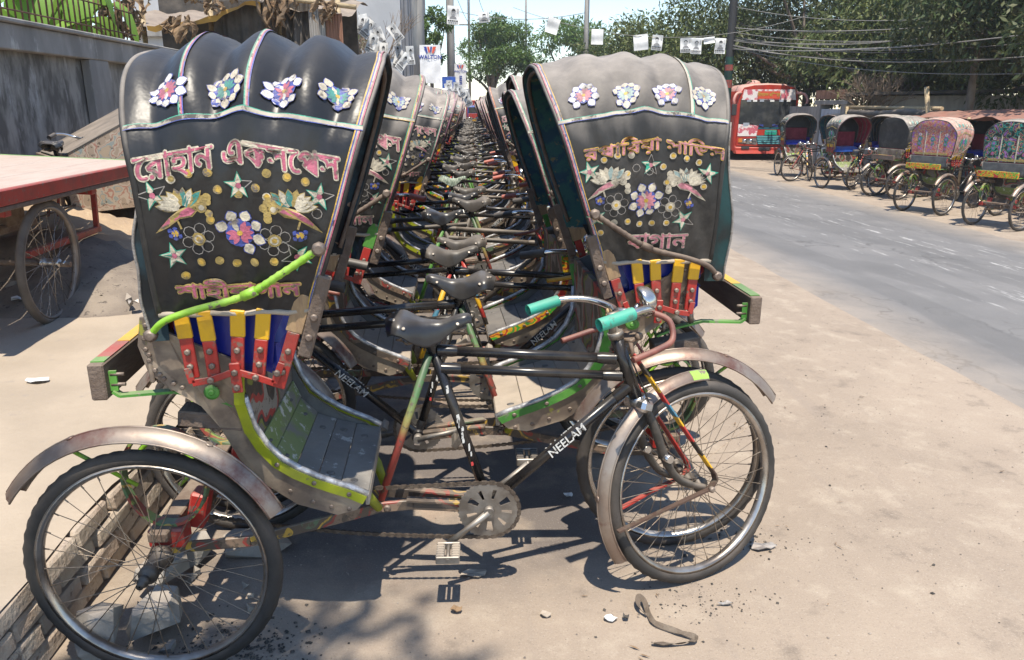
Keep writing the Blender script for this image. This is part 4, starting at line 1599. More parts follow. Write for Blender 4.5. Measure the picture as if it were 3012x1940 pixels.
def twist(bs, ang):
    """bodies of the left row sit slightly skewed on their chassis"""
    if bs <= .01:
        return Matrix()
    return Matrix.Translation((.2, 0, 0)) @ Matrix.Rotation(R(ang), 4, 'Z') @ Matrix.Translation((-.2, 0, 0))


def body_matrix(bs):
    return Matrix.Translation((bs - (.012 if bs > .01 else 0), 0, 0)) @ twist(bs, 4.5)


def set_mats(o, ov):
    for slot, m in ov.items():
        s = o.material_slots[slot]
        s.link = 'OBJECT'
        s.material = MATS[m]


def rickshaw(loc, rz, steer, bs, deco, label, group, over=None, crank=0.0, fade=False, skip=()):
    root = thing('cycle_rickshaw', loc, rz, label, 'rickshaw', group)
    Ms, Mb, Ml = steer_matrix(steer), body_matrix(bs), low_matrix(bs)
    made = {}
    over = over or {}
    for p in PARTS:
        if p['key'] in skip or p['name'] in skip or p['var'] not in (None, 'A' if deco == 'A' else 'B'):
            continue
        M = p['M']
        if p['parent'] is None:
            if p['flag'] == 'steer':
                M = Ms @ M
            elif p['flag'] == 'body':
                M = Mb @ M
            elif p['flag'] == 'low':
                M = Ml @ M
            elif p['flag'] == 'crank':
                M = M @ Matrix.Rotation(crank, 4, 'Y')
        o = link(p['name'], p['mesh'], made[p['parent']] if p['parent'] else root, M)
        if p['mesh'] is None:
            o.empty_display_size = .05
        made[p['key']] = o
        if p['name'] in ('spokes', 'worn_decal'):
            o['kind'] = 'stuff'
        ov = over.get(p['key']) or over.get(p['name'])
        if ov:
            set_mats(o, ov)
    for nm, me, _ in DECO[deco]:
        o = link(nm, me, made['hood'])
        if nm in ('sequin_dots', 'frayed_patch'):
            o['kind'] = 'stuff'
        if fade:
            set_mats(o, {PK: 'faded_pink', GO: 'faded_gold', WH: 'faded_white', TE: 'faded_teal'})
    return root, made


# a distant rickshaw is one mesh
def lod_mesh(deco, bs, hoodmat):
    big, names, index = MB(), [], {}
    Ms, Mb = steer_matrix(R(6)), body_matrix(bs)
    world_M = {}
    for p in PARTS:
        if p['var'] not in (None, 'A' if deco == 'A' else 'B'):
            continue
        M = p['M']
        if p['parent'] is None:
            M = (Ms if p['flag'] == 'steer' else Mb if p['flag'] == 'body' else low_matrix(bs) if p['flag'] == 'low' else Matrix()) @ M
        else:
            M = world_M[p['parent']] @ M
        world_M[p['key']] = M
        if p['mb'] is None or not p['lod']:
            continue
        mats_ = [(hoodmat if p['key'] == 'hood' else 'saddle_dusty' if p['key'] == 'saddle' and i == 0 else m) for i, m in enumerate(p['mats'])]
        rm = []
        for m in mats_:
            if m not in index:
                index[m] = len(names)
                names.append(m)
            rm.append(index[m])
        t = MB().join(p['mb']).xform(M)
        big.join(t, rm)
    for nm, _, mb_ in DECO[deco]:
        rm = []
        for m in DECO_MATS:
            if m not in index:
                index[m] = len(names)
                names.append(m)
            rm.append(index[m])
        big.join(MB().join(mb_).xform(Mb), rm)
    return big.mesh('cycle_rickshaw', names)


ORD = ['first', 'second', 'third', 'fourth', 'fifth', 'sixth', 'seventh', 'eighth', 'ninth', 'tenth', 'eleventh', 'twelfth']
ROWL, ROWR = 'rickshaws of the left row facing the road', 'rickshaws of the right row facing the wall'
rr = random.Random(77)

LX, RX = -.80, .62
LY = [2.22, 3.47, 4.70]
RY = [2.84, 3.96, 5.12]
while len(LY) < 33:
    LY.append(LY[-1] + rr.uniform(1.14, 1.26))
while len(RY) < 33:
    RY.append(RY[-1] + rr.uniform(1.13, 1.25))

# the two nearest, each as it is
L1, L1p = rickshaw((-.80, 2.262, 0), R(-1.0), R(25), .065, 'A',
                   'nearest rickshaw of the left row, black hood, lime green stay rod, green grips', ROWL,
                   {'grip': {0: 'grip_green'}, 'armpanel1': {0: 'lining_dark'}, 'hood_lining': {0: 'lining_dark'}, 'hood_stay': {0: 'paint_lime'}, 'bumper_strap': {0: 'paint_green'}}, skip=('flap',))
tw = MB()
for k in range(3):
    tw.tube([(1.285 - .008 * k, .075 + .010 * k + .016 * math.cos(t * .5) * .2, .925 + .016 * math.sin(t * .5)) for t in range(14)], .0042, 6)
for k in range(9):
    a = k * 2 * PI / 9
    tw.tube([(1.28, .085, .915), (1.272 + .018 * math.cos(a), .092 + .022 * math.sin(a), .905 - .018 * abs(math.sin(a * 1.7)))], .0016, 5)
o = part('rope_tie', tw, ['rope'], L1, steer_matrix(R(25)))
R1, R1p = rickshaw((RX, RY[0], 0), PI + R(1.5), R(-5), -.11, 'B',
                   'nearest rickshaw of the right row, dusty black hood with rusty rebar stay rod', ROWR,
                   {'hood': {0: 'vinyl_dusty'}, 'armpanel-1': {0: 'lining_dark'}, 'frame': {0: 'frame_black'}, 'floor_board': {0: 'dust_board'}, 'edge_strap': {0: 'paint_green'}, 'bumper_board': {0: 'old_plank', 1: 'paint_green'}, 'saddle': {0: 'saddle_black'}}, crank=R(232), fade=True, skip=('flap_short',))
HOODS = ['vinyl_grey', 'vinyl_dusty', 'vinyl_dusty', 'vinyl_grey']
NFULL = 9
for row in (0, 1):
    for k in range(1, NFULL):
        X, Ys, rz, bs, grp = (LX, LY, 0, .065, ROWL) if row == 0 else (RX, RY, PI, -.11, ROWR)
        ov = {'hood': {0: HOODS[(k + row) % 4]}, 'saddle': {0: 'saddle_dusty' if rr.random() < .7 else 'saddle_black'},
              'grip': {0: rr.choice(['grip_black', 'grip_black', 'grip_black', 'grip_red'])},
              'brake_lever': {0: rr.choice(['brake_tube', 'brake_yellow', 'brake_yellow', 'frame_black'])},
              'frame': {0: rr.choice(['frame_dusty', 'frame_black'])},
              'arm_slat': {0: rr.choice(['paint_red', 'paint_green', 'paint_red']), 1: rr.choice(['paint_yellow', 'raw_wood', 'paint_green', 'paint_yellow'])},
              'edge_strap': {0: rr.choice(['painted_sign', 'paint_olive', 'painted_rail'])},
              'floor_board': {0: rr.choice(['grey_board', 'dark_sheet', 'dust_board'])},
              'frame_stay': {0: rr.choice(['paint_green', 'painted_stay', 'painted_strut'])},
              'hood_lining': {0: rr.choice(['lining_dark', 'lining_teal', 'lining_dark', 'lining_dark'])},
              'arm_panel': {0: rr.choice(['lining_dark', 'seat_blue', 'lining_red'])}, 'seat_cushion': {0: rr.choice(['seat_blue', 'lining_red', 'lining_dark'])},
              'ribbon_trim': {2: rr.choice(['foil_yellow', 'foil_green', 'foil_red']), 3: rr.choice(['foil_blue', 'foil_cream', 'foil_yellow'])}}
        if row == 0 and k == 4:
            ov['saddle'] = {0: 'cloth_stripe'}
        extra = {(0, 1): ', tucked right behind the nearest one', (1, 1): ', just behind the rebar-stayed hood', (0, 4): ', striped cloth on saddle'}.get((row, k), '')
        lab = '%s rickshaw of the %s row counting from the camera%s' % (ORD[k], 'left' if row == 0 else 'right', extra)
        rt_, _ = rickshaw((X + rr.uniform(-.06, .06), Ys[k] + rr.uniform(-.04, .04), 0), rz + R(rr.uniform(-3.5, 3.5)), R(rr.uniform(-24, 24)), bs + rr.uniform(-.03, .03), 'AB'[(k + row + 1) % 2], lab, grp, ov, crank=rr.uniform(0, 6), fade=True,
                 skip=('flap',) if k < 6 else ('flap', 'spokes', 'chain', 'brake_rod', 'lettering', 'lamp_bracket'))
        sc_ = rr.uniform(.965, 1.03)
        rt_.scale = (sc_, sc_, rr.uniform(.96, 1.035))
        rt_.rotation_euler.x = R(rr.uniform(-1.2, 1.2))
LODM = [lod_mesh('A', .065, 'vinyl_dusty'), lod_mesh('B', .065, 'vinyl_grey'), lod_mesh('A', -.11, 'vinyl_grey'), lod_mesh('B', -.11, 'vinyl_dusty')]
for row in (0, 1):
    for k in range(NFULL, 33):
        X, Ys, rz, grp = (LX, LY, 0, ROWL) if row == 0 else (RX, RY, PI, ROWR)
        o = link('cycle_rickshaw', LODM[row * 2 + k % 2])
        o.location = (X + rr.uniform(-.06, .06), Ys[k], 0)
        o.rotation_euler = (R(rr.uniform(-1, 1)), 0, rz + R(rr.uniform(-4, 4)))
        o.scale = (1, 1, rr.uniform(.95, 1.04))
        lab = '%s rickshaw of the %s row counting from the camera' % (ORD[k], 'left' if row == 0 else 'right') if k < 12 else 'dusty rickshaw far down the %s row of the rank' % ('left' if row == 0 else 'right')
        tag(o, lab, 'rickshaw', grp)

# ------------------------------------------------------------------ background materials
mat('old_concrete', (.31, .30, .29), .9, 0, (.19, .185, .18), 2.2, .38, .62, .35, 30, scale=(1, 1, .35), col3=(.46, .45, .43), ns3=5, lo3=.58, hi3=.72, dust=.55, dustn=(.6, 1.0), spec=.25)
mat('panel_concrete', (.105, .101, .096), .92, 0, (.25, .243, .23), 5, .42, .6, .4, 26, scale=(1, 1.2, .42), col3=(.36, .36, .365), ns3=4, lo3=.56, hi3=.72, spec=.2)
mat('pole_concrete', (.42, .40, .375), .9, 0, (.33, .315, .30), 6, .4, .6, .2, 40, scale=(1, 1, .2), spec=.2)
mat('pole_wood', (.17, .13, .10), .9, 0, (.25, .20, .16), 12, scale=(3, 3, .3))
mat('iron_rust', (.10, .055, .035), .85, .2, (.16, .09, .055), 20, bump=.2)
mat('tarp_dark', (.045, .040, .036), .8, 0, (.10, .085, .072), 3, .42, .62, .3, 12, dust=.6, dustn=(.1, .9))
mat('tarp_brown', (.13, .10, .078), .85, 0, (.21, .165, .125), 3, .42, .62, .3, 12, dust=.5)
mat('tarp_yellow', (.42, .25, .06), .8, 0, (.33, .20, .07), 3)
mat('tarp_red', (.26, .095, .065), .8, 0, (.17, .08, .06), 3, .4, .6, .3, 10, dust=.5, dcol=(.34, .23, .18))
mat('dry_leaf', (.25, .165, .095), .9, 0, (.14, .095, .06), 8, .4, .6, .4, 25)
mat('tin_grey', (.33, .315, .30), .5, .4, (.24, .21, .19), 4, scale=(6, 6, .4), dust=.3)
mat('tin_rust', (.22, .11, .07), .8, .1, (.30, .16, .11), 4, scale=(5, 5, .5))
mat('bamboo', (.42, .33, .20), .7, 0, (.30, .22, .13), 14, scale=(1, 1, 4))
mat('pale_render', (.40, .41, .43), .9, 0, (.34, .35, .37), .5, spec=.2)
mat('grey_fins', (.20, .21, .235), .8, 0, (.15, .155, .175), .6, spec=.3)
mat('window_dark', (.035, .042, .055), .2)
mat('gate_blue', (.40, .45, .53), .6, 0, (.30, .34, .40), 4, .42, .6, col3=(.17, .12, .09), ns3=6, lo3=.64, hi3=.7, scale=(1, 1, .5))
mat('paper', (.70, .70, .69), .85, 0, (.58, .58, .57), 6)
mat('ink', (.035, .035, .038), .8)
mat('ink_grey', (.22, .22, .225), .8)
mat('ink_pale', (.42, .42, .42), .8)
mat('banner_white', (.74, .74, .75), .7, 0, (.62, .62, .63), 3)
mat('logo_blue', (.03, .05, .28), .6)
mat('logo_red', (.60, .08, .04), .6)
mat('pole_red', (.26, .05, .04), .8, 0, (.16, .05, .04), 10)
mat('pole_green', (.02, .09, .06), .8, 0, (.03, .06, .05), 10)
mat('wire_black', (.025, .024, .024), .6)
mat('wire_pale', (.20, .19, .18), .6)
mat('lamp_white', (.72, .72, .70), .4)
mat('bark', (.13, .10, .08), .95, 0, (.20, .165, .135), 9, bump=.6, bs=25, scale=(1, 1, .3))
mat('twig', (.25, .19, .14), .9, 0, (.16, .12, .09), 9)


def leaf_mat(name, c1, c2, c3, trans=.28):
    m, nt, b = _begin(name)
    g_ = nt.nodes.new('ShaderNodeNewGeometry')
    tc = _coord(nt, rand=True)
    c = _mix(nt, _range(nt, _noise(nt, tc, .7, 3, .5), .38, .62), c1, c2)
    c = _mix(nt, _range(nt, g_.outputs['Random Per Island'], .55, 1.0, 0, .8), c, c3)
    nt.links.new(c, b.inputs['Base Color'])
    b.inputs['Roughness'].default_value = .55
    b.inputs['Specular IOR Level'].default_value = .3
    tr_ = nt.nodes.new('ShaderNodeBsdfTranslucent')
    nt.links.new(c, tr_.inputs['Color'])
    mx = nt.nodes.new('ShaderNodeMixShader')
    mx.inputs[0].default_value = trans
    nt.links.new(b.outputs[0], mx.inputs[1])
    nt.links.new(tr_.outputs[0], mx.inputs[2])
    nt.links.new(mx.outputs[0], nt.nodes['Material Output'].inputs['Surface'])
    return m


leaf_mat('leaf_dusty', (.070, .100, .032), (.105, .135, .042), (.22, .23, .10), .25)
leaf_mat('leaf_green', (.07, .14, .028), (.11, .19, .04), (.17, .21, .075), .3)
leaf_mat('leaf_dark', (.042, .072, .024), (.070, .088, .034), (.18, .18, .10), .22)
leaf_mat('leaf_fresh', (.13, .26, .035), (.18, .30, .05), (.24, .32, .07), .35)
leaf_mat('leaf_yellow', (.34, .30, .03), (.28, .28, .03), (.40, .36, .06), .35)
leaf_mat('leaf_banana', (.17, .33, .05), (.24, .40, .07), (.30, .44, .10), .4)


def leaves(seed, blobs, n, size, shell=.55, droop=.25, aspect=.36):
    """n folded leaf blades spread through the volume of a set of ellipsoid clumps"""
    g_ = np.random.default_rng(seed)
    B = np.array(blobs, float)
    w = B[:, 3] ** 2
    idx = g_.choice(len(B), n, p=w / w.sum())
    d = g_.normal(size=(n, 3))
    d /= np.linalg.norm(d, axis=1)[:, None]
    rr_ = (shell + (1 - shell) * g_.random(n)) * B[idx, 3] * (1 + .22 * np.sin(d[:, 0] * 7 + d[:, 1] * 5 + idx))
    p = B[idx, :3] + d * rr_[:, None] * np.array([1, 1, .78])
    t = g_.normal(size=(n, 3)) * .75 + d * .6
    t[:, 2] -= droop
    t /= np.linalg.norm(t, axis=1)[:, None]
    up = np.tile(np.array([0, 0, 1.0]), (n, 1)) + g_.normal(size=(n, 3)) * .55
    s = np.cross(t, up)
    s /= np.linalg.norm(s, axis=1)[:, None] + 1e-9
    nn = np.cross(s, t)
    L = (size * g_.uniform(.6, 1.35, n))[:, None]
    W = L * aspect * .5
    v = np.empty((n, 4, 3))
    v[:, 0] = p
    v[:, 1] = p + t * L * .45 + s * W - nn * W * .25
    v[:, 2] = p + t * L - nn * L * .12
    v[:, 3] = p + t * L * .45 - s * W - nn * W * .25
    f = np.arange(n * 4).reshape(n, 4)
    return v.reshape(-1, 3), f


def blob_crown(seed, c, r, k, sub=.42, flat=.8):
    g_ = random.Random(seed)
    out = []
    while len(out) < k:
        x, y, z = (g_.uniform(-1, 1) for _ in range(3))
        q = x * x + y * y + z * z
        if q > 1 or q < .12:
            continue
        rad = r * sub * g_.uniform(.6, 1.15)
        out.append((c[0] + x * r, c[1] + y * r, c[2] + z * r * flat, rad))
    return out


def tree(name, label, loc, trunk_h, r, k, n, size, lm, seed, group='trees along the far side of the street', trunk_r=.16, flat=.8, sub=.42, lean=(0, 0), droop=.25, cz=None):
    root = thing(name, loc, 0, label, 'tree', group)
    g_ = random.Random(seed)
    m = MB()
    top = Vector((lean[0], lean[1], trunk_h))
    m.tube(catmull([(0, 0, -.1), (lean[0] * .2 + .05, lean[1] * .2, trunk_h * .4), tuple(top)], 5), [trunk_r * (1.25 - .05 * i) for i in range(11)], 9)
    c = Vector((lean[0], lean[1], cz if cz else trunk_h + r * flat * .55))
    bl = blob_crown(seed, c, r, k, sub, flat)
    for b in bl[:max(7, k // 3)]:
        e = Vector(b[:3])
        mid = (top + e) / 2 + Vector((g_.uniform(-.2, .2) * r, g_.uniform(-.2, .2) * r, -.08 * r))
        m.tube(catmull([tuple(top * .82), tuple(mid), tuple(e)], 4), [trunk_r * .55 * (1 - .09 * i) for i in range(9)], 6)
    part('trunk', m, ['bark'], root)
    v, f = leaves(seed, bl, n, size, droop=droop)
    link('crown', np_mesh('crown', v, f, [lm]), root)
    return root


# ------------------------------------------------------------------ left: boundary wall, railing, banana plants, shack
wx = -4.2
wl = thing('boundary_wall', (wx, 0, KERB_Z), 0, 'stained grey concrete boundary wall with recessed panels behind the cart', 'wall')
m = MB()
m.box((-.17, 6.3, .97), (.16, 12.0, 1.94), 0)
part('wall_panel', m, ['panel_concrete'], wl)
for y in (-.5, 2.8, 6.1, 9.42, 12.1):
    part('pilaster', MB().box((-.03, y, .885), (.10, .46, 1.77), 0, None, .008), ['old_concrete'], wl)
m = MB()
m.box((-.035, 6.3, 1.885), (.13, 12.2, .23), 0, None, .01)
m.box((-.09, 6.3, 2.022), (.34, 12.2, .042), 0, None, .01)
part('coping', m, ['old_concrete'], wl)
rl = thing('iron_railing', (wx - .10, 0, KERB_Z + 2.043), 0, 'rusty iron rod railing along the top of the boundary wall', 'railing')
rodm = [MB().tube([(0, 0, -.02), (.004, 0, .28), (0, .006, h_)], .0105, 6).mesh('rod', ['iron_rust']) for h_ in (.44, .47, .50)]
y = 5.6
k = 0
while y < 10.75:
    q = link('rod', rodm[k % 3], rl)
    q.location = (0, y, 0)
    q.rotation_euler = (rnd.uniform(-.04, .04), rnd.uniform(-.03, .03), 0)
    y += .118
    k += 1
for z in (.10, .36):
    part('rail', MB().tube([(.014, 5.5, z), (.014, 10.8, z)], .0085, 6), ['iron_rust'], rl)


def banana(loc, seed, label, spec):
    root = thing('banana_plant', loc, 0, label, 'plant', 'banana plants behind the wall')
    g_ = random.Random(seed)
    part('stem', MB().tube([(0, 0, 0), (.03, 0, 1.2), (.05, .02, 2.0)], [.11, .09, .06], 10), ['leaf_fresh'], root)
    for az, lift, L, wd, mm in spec:
        m = MB()
        rows_ = []
        n = 14
        a = R(az)
        for i in range(n + 1):
            t = i / n
            rr_ = L * (math.sin(t * 1.35) / math.sin(1.35))
            z = 1.9 + lift * math.sin(t * 2.2) - .55 * t ** 3 * L
            w_ = wd * (math.sin(PI * min(1, .08 + t * .92)) ** .55) * (1 if i < n else .1)
            row = []
            for k_ in range(5):
                q = k_ / 2 - 1
                row.append((math.cos(a) * rr_ - math.sin(a) * q * w_, math.sin(a) * rr_ + math.cos(a) * q * w_, z + .25 * w_ * abs(q) - .05 * w_ * math.sin(i * 2.2) * abs(q)))
            rows_.append(row)
        m.grid(rows_, 0, True)
        m.tube([(r[2][0], r[2][1], r[2][2] - .008) for r in rows_], [.018 * (1 - .8 * i / n) for i in range(n + 1)], 6, mat=1)
        part('leaf', m, [mm, 'leaf_fresh'], root)


banana((-5.0, 8.2, .25), 1, 'banana plant with arching stalks behind the railing, nearest the frame edge', [(75, .65, 1.3, .2, 'leaf_banana'), (140, .6, 1.3, .2, 'leaf_banana'), (-80, .8, 1.2, .18, 'leaf_banana')])
banana((-5.1, 9.9, .3), 2, 'banana plant with one broad bright green leaf standing behind the railing', [(10, .9, .9, .30, 'leaf_banana'), (-60, .75, 1.1, .28, 'leaf_banana'), (60, .5, 1.2, .2, 'leaf_banana'), (160, .6, 1.2, .22, 'leaf_banana'), (-110, .5, 1.3, .25, 'leaf_banana')])
banana((-5.6, 11.4, .3), 3, 'taller banana plant beside the shack roof', [(0, .8, 1.1, .25, 'leaf_banana'), (-50, .9, 1.3, .28, 'leaf_banana'), (80, .6, 1.3, .25, 'leaf_banana'), (-100, .6, 1.4, .26, 'leaf_banana')])
v, f = leaves(71, [(-5.4 - .4 * (k % 3), 6.8 + .55 * k, 2.0 + .25 * (k % 2), .6) for k in range(9)], 4200, .16)
o = link('shrubbery', np_mesh('shrubbery', v, f, ['leaf_fresh']))
tag(o, 'bright green undergrowth behind the boundary wall', 'undergrowth', kind='stuff')


def cloth(m, x0, x1, z0, z1, y, folds, amp, mi=0, sag=0.0, nx=28, nz=10, ragged=0.0, seed=0, lean=0.0):
    g_ = random.Random(seed)
    ph = [g_.uniform(0, 6) for _ in range(3)]
    rows_ = []
    hem = [g_.uniform(-1, 1) * ragged for _ in range(nx + 1)]
    for j in range(nz + 1):
        t = j / nz
        row = []
        for i in range(nx + 1):
            u = i / nx
            z = lerp(z0 - sag * 4 * u * (1 - u), z1 + hem[i], t)
            row.append((lerp(x0, x1, u) + .3 * amp * math.sin(u * folds * 9 + ph[0]) * t, y + lean * t + amp * (.3 + .7 * t) * math.sin(u * folds * 6.28 + ph[1] + t) + amp * .5 * math.sin(u * folds * 15 + ph[2] + 3 * t), z))
        rows_.append(row)
    m.grid(rows_, mi, True)


sh = thing('roadside_shack', (0, 12.6, KERB_Z), 0, 'ramshackle shack of dark tarpaulin and tin beyond the wall', 'shack')
for x in (-4.9, -3.9, -2.9, -2.0):
    part('post', MB().tube([(x, 0, 0), (x + .03, .02, 2.9)], .04, 8), ['bamboo'], sh)
m = MB()
cloth(m, -5.3, -1.95, 3.1, .1, 1.9, 5, .04, 0, seed=1)
part('tarpaulin', m, ['tarp_dark'], sh)
m = MB()
rows = []
for i in range(33):
    x = lerp(-5.3, -1.8, i / 32)
    edge = interp([(-5.3, 2.36), (-4.6, 2.36), (-3.9, 2.44), (-3.1, 2.72), (-2.6, 2.60), (-1.8, 2.52)], x)
    rows.append([(x, lerp(-.45, 2.4, j / 8), edge + .50 * sstep(-.1, 1, j / 8) + .03 * math.sin(x * 9 + j) * (j > 0) + .015 * math.sin(x * 21)) for j in range(9)])
m.grid(rows, 0, True, flip=True)
part('roof_sheet', m, ['tarp_brown'], sh)
m = MB()
rows2 = [[(r[0][0], -.47 + .01 * math.sin(k * 1.7), r[0][2] + .01), (r[0][0], -.46 + .015 * math.sin(k), r[0][2] - .05 - .025 * math.sin(k * .9))] for k, r in enumerate(rows[6:22])]
m.grid(rows2, 0, True)
part('awning_edge', m, ['tarp_yellow'], sh)
m = MB()
cloth(m, -3.75, -2.85, 2.75, 1.2, -.22, 4, .06, 0, seed=6, ragged=.05)
part('hanging_tarp', m, ['tarp_dark'], sh)
m = MB()
cloth(m, -2.70, -2.20, 2.95, 1.5, -.30, 2, .08, 0, seed=8, lean=-.2)
part('hanging_tarp', m, ['tarp_dark'], sh)
for x0, x1, mm, zt in ((-2.32, -2.09, 'tin_grey', 2.62), (-2.08, -1.84, 'tin_rust', 2.56)):
    m = MB()
    rows = [[(lerp(x0, x1, i / 20), -.50 + .012 * math.sin(i * 1.9), z) for i in range(21)] for z in (zt, .3)]
    m.grid(rows, 0, True)
    m.grid([[(p[0], p[1] + .004, p[2]) for p in r] for r in rows], 0, True, flip=True)
    part('tin_sheet', m, [mm], sh)
part('pole', MB().tube([(-3.25, -.56, 2.82), (-1.62, -.55, 2.64)], .035, 8), ['bamboo'], sh)
part('pole', MB().tube([(-4.5, -.55, 2.86), (-3.5, -.5, 2.62)], .015, 8), ['pole_wood'], sh)
for i, (x, y, z, L, sd_) in enumerate([(-5.0, -.85, 2.72, .62, 1), (-4.82, -.8, 2.62, .45, 2), (-4.65, -.7, 2.80, .38, 3), (-4.98, -.9, 2.45, .35, 9), (-4.72, -.78, 2.40, .28, 11), (-2.86, -.62, 2.85, .52, 4), (-2.74, -.64, 2.82, .48, 5), (-2.62, -.62, 2.84, .36, 6), (-3.35, -.58, 2.92, .24, 7), (-4.25, -.58, 2.50, .24, 8), (-2.05, -.6, 2.68, .22, 10), (-3.9, -.6, 2.95, .28, 12), (-5.15, -.8, 2.9, .3, 13)] + [(-4.9 + .26 * q, -.62, interp([(-4.6, 2.46), (-3.9, 2.52), (-3.1, 2.80), (-2.6, 2.72), (-1.8, 2.60)], -4.9 + .26 * q) + .06 * (q % 3), .16 + .07 * ((q * 5) % 4), 20 + q) for q in (0, 3, 5, 8, 11)]):
    g_ = random.Random(sd_)
    m = MB()
    for k in range(5):
        rows = []
        x_, y_ = x + g_.uniform(-.08, .08), y + g_.uniform(-.08, .08)
        w0 = g_.uniform(.035, .085)
        for j in range(11):
            t = j / 10
            tw_ = g_.uniform(-.5, .5) + k + t * 2.2
            w = w0 * math.sin(PI * (.12 + .85 * t)) * g_.uniform(.75, 1.2)
            cx_ = x_ + .10 * math.sin(t * 3 + k) + g_.uniform(-.012, .012)
            rows.append([(cx_ - w * math.cos(tw_), y_ - w * math.sin(tw_), z - L * t + g_.uniform(-.02, .02)), (cx_, y_ - .03, z - L * t + .01), (cx_ + w * math.cos(tw_), y_ + w * math.sin(tw_), z - L * t + g_.uniform(-.02, .02))])
        m.grid(rows, 0, False)
    part('dry_leaf', m, ['dry_leaf'], sh)

# ------------------------------------------------------------------ left: buildings, poles, signs
bd = thing('office_block', (-2.55, 31, KERB_Z), 0, 'tall pale grey building with dark finned side rising behind the poles', 'building')
m = MB()
m.box((-5.0, 7.0, 7.0), (10.0, 14.0, 14.0), 0, None)
part('wall', m, ['pale_render'], bd)
m = MB()
m.box((.06, 7.0, 7.0), (.10, 13.6, 13.6), 0)
part('side_wall', m, ['grey_fins'], bd)
fin = MB().box((0, 0, 0), (.14, .22, 13.4), 0, None, .02).mesh('fin', ['grey_fins'])
win = MB().box((0, 0, 0), (.05, .75, 1.3), 0).mesh('window', ['window_dark'])
for k in range(12):
    q = link('fin', fin, bd)
    q.location = (.18, .5 + k * 1.15, 7.0)
    for j in range(5):
        q = link('window', win, bd)
        q.location = (.13, 1.08 + k * 1.15, 2.0 + j * 2.3)
for z in (3.1, 5.9, 8.7):
    part('string_course', MB().box((-5.0, -.03, z), (10.1, .08, .12), 0, None), ['pale_render'], bd)
b2 = thing('low_house', (-6.6, 22, KERB_Z), 0, 'low pale house half hidden by trees behind the shack', 'house')
part('wall', MB().box((0, 2.5, 1.5), (4.5, 5, 3.0), 0), ['pale_render'], b2)
part('roof', MB().box((0, 2.5, 3.08), (4.9, 5.4, .16), 0, None, .02), ['old_concrete'], b2)
for x in (-1.2, .9):
    part('window', MB().box((x, -.01, 1.7), (.9, .06, 1.1), 0), ['window_dark'], b2)


def pole(name, x, y, zb, h_, r0, r1, mm, label, bands=None, arm=None):
    root = thing(name, (x, y, zb), 0, label, 'pole', 'utility poles of the street')
    part('shaft', MB().tube([(0, 0, -.1), (0, 0, h_ * .5), (0, 0, h_)], [r0, (r0 + r1) / 2, r1], 14), [mm], root)
    if bands:
        for z0, z1, bm2 in bands:
            part('painted_band', MB().tube([(0, 0, z0), (0, 0, z1)], [lerp(r0, r1, z0 / h_) + .004, lerp(r0, r1, z1 / h_) + .004], 14, caps=False), [bm2], root)
    if arm:
        for z, L in arm:
            part('cross_arm', MB().box((0, 0, z), (L, .09, .09), 0, None, .01), ['dull_steel'], root)
            for s in (-.42, 0, .42):
                part('insulator', MB().lathe([(.01, 0), (.045, .01), (.05, .05), (.03, .07), (.045, .10), (.01, .13)], 10, 'z', (s * L, 0, z + .045)), ['gate_blue'], root)
    return root


pole('concrete_pole', -1.47, 24.0, KERB_Z, 10, .185, .15, 'pole_concrete', 'thick concrete utility pole right behind the white banner', arm=[(8.8, 2.0)])
pole('concrete_pole', -1.0, 44.5, 0, 13, .24, .18, 'pole_concrete', 'second concrete pole beyond the end of the rank, with cable coils', arm=[(8.0, 2.6), (10, 2.6)])
pole('timber_pole', -2.14, 15.6, KERB_Z, 6, .055, .045, 'pole_wood', 'thin dark timber pole beside the shack, among hanging posters')
pole('steel_pole', 0.0, 58, 0, 14, .10, .08, 'dull_steel', 'thin far steel pole in the gap of sky', arm=[(7.0, 3.2), (9.6, 3.2)])
pole('concrete_pole', 5.75, 40, -.3, 12, .14, .11, 'pole_concrete', 'slim concrete pole in front of the centre trees')
pole('painted_pole', 7.92, 24.4, -.38, 9, .13, .11, 'pole_green', 'utility pole painted in red and green bands by the bus', [(2.45, 2.68, 'pole_red'), (2.95, 3.12, 'pole_red'), (1.9, 2.1, 'pole_red'), (3.35, 6.5, 'wire_black')])
pole('concrete_pole', 14.3, 37, -.38, 5.15, .15, .14, 'pole_concrete', 'short pale concrete pole standing behind the bus')
pole('steel_pole', 4.3, 62, -.3, 12, .09, .07, 'dull_steel', 'slim far pole in front of the middle tree')


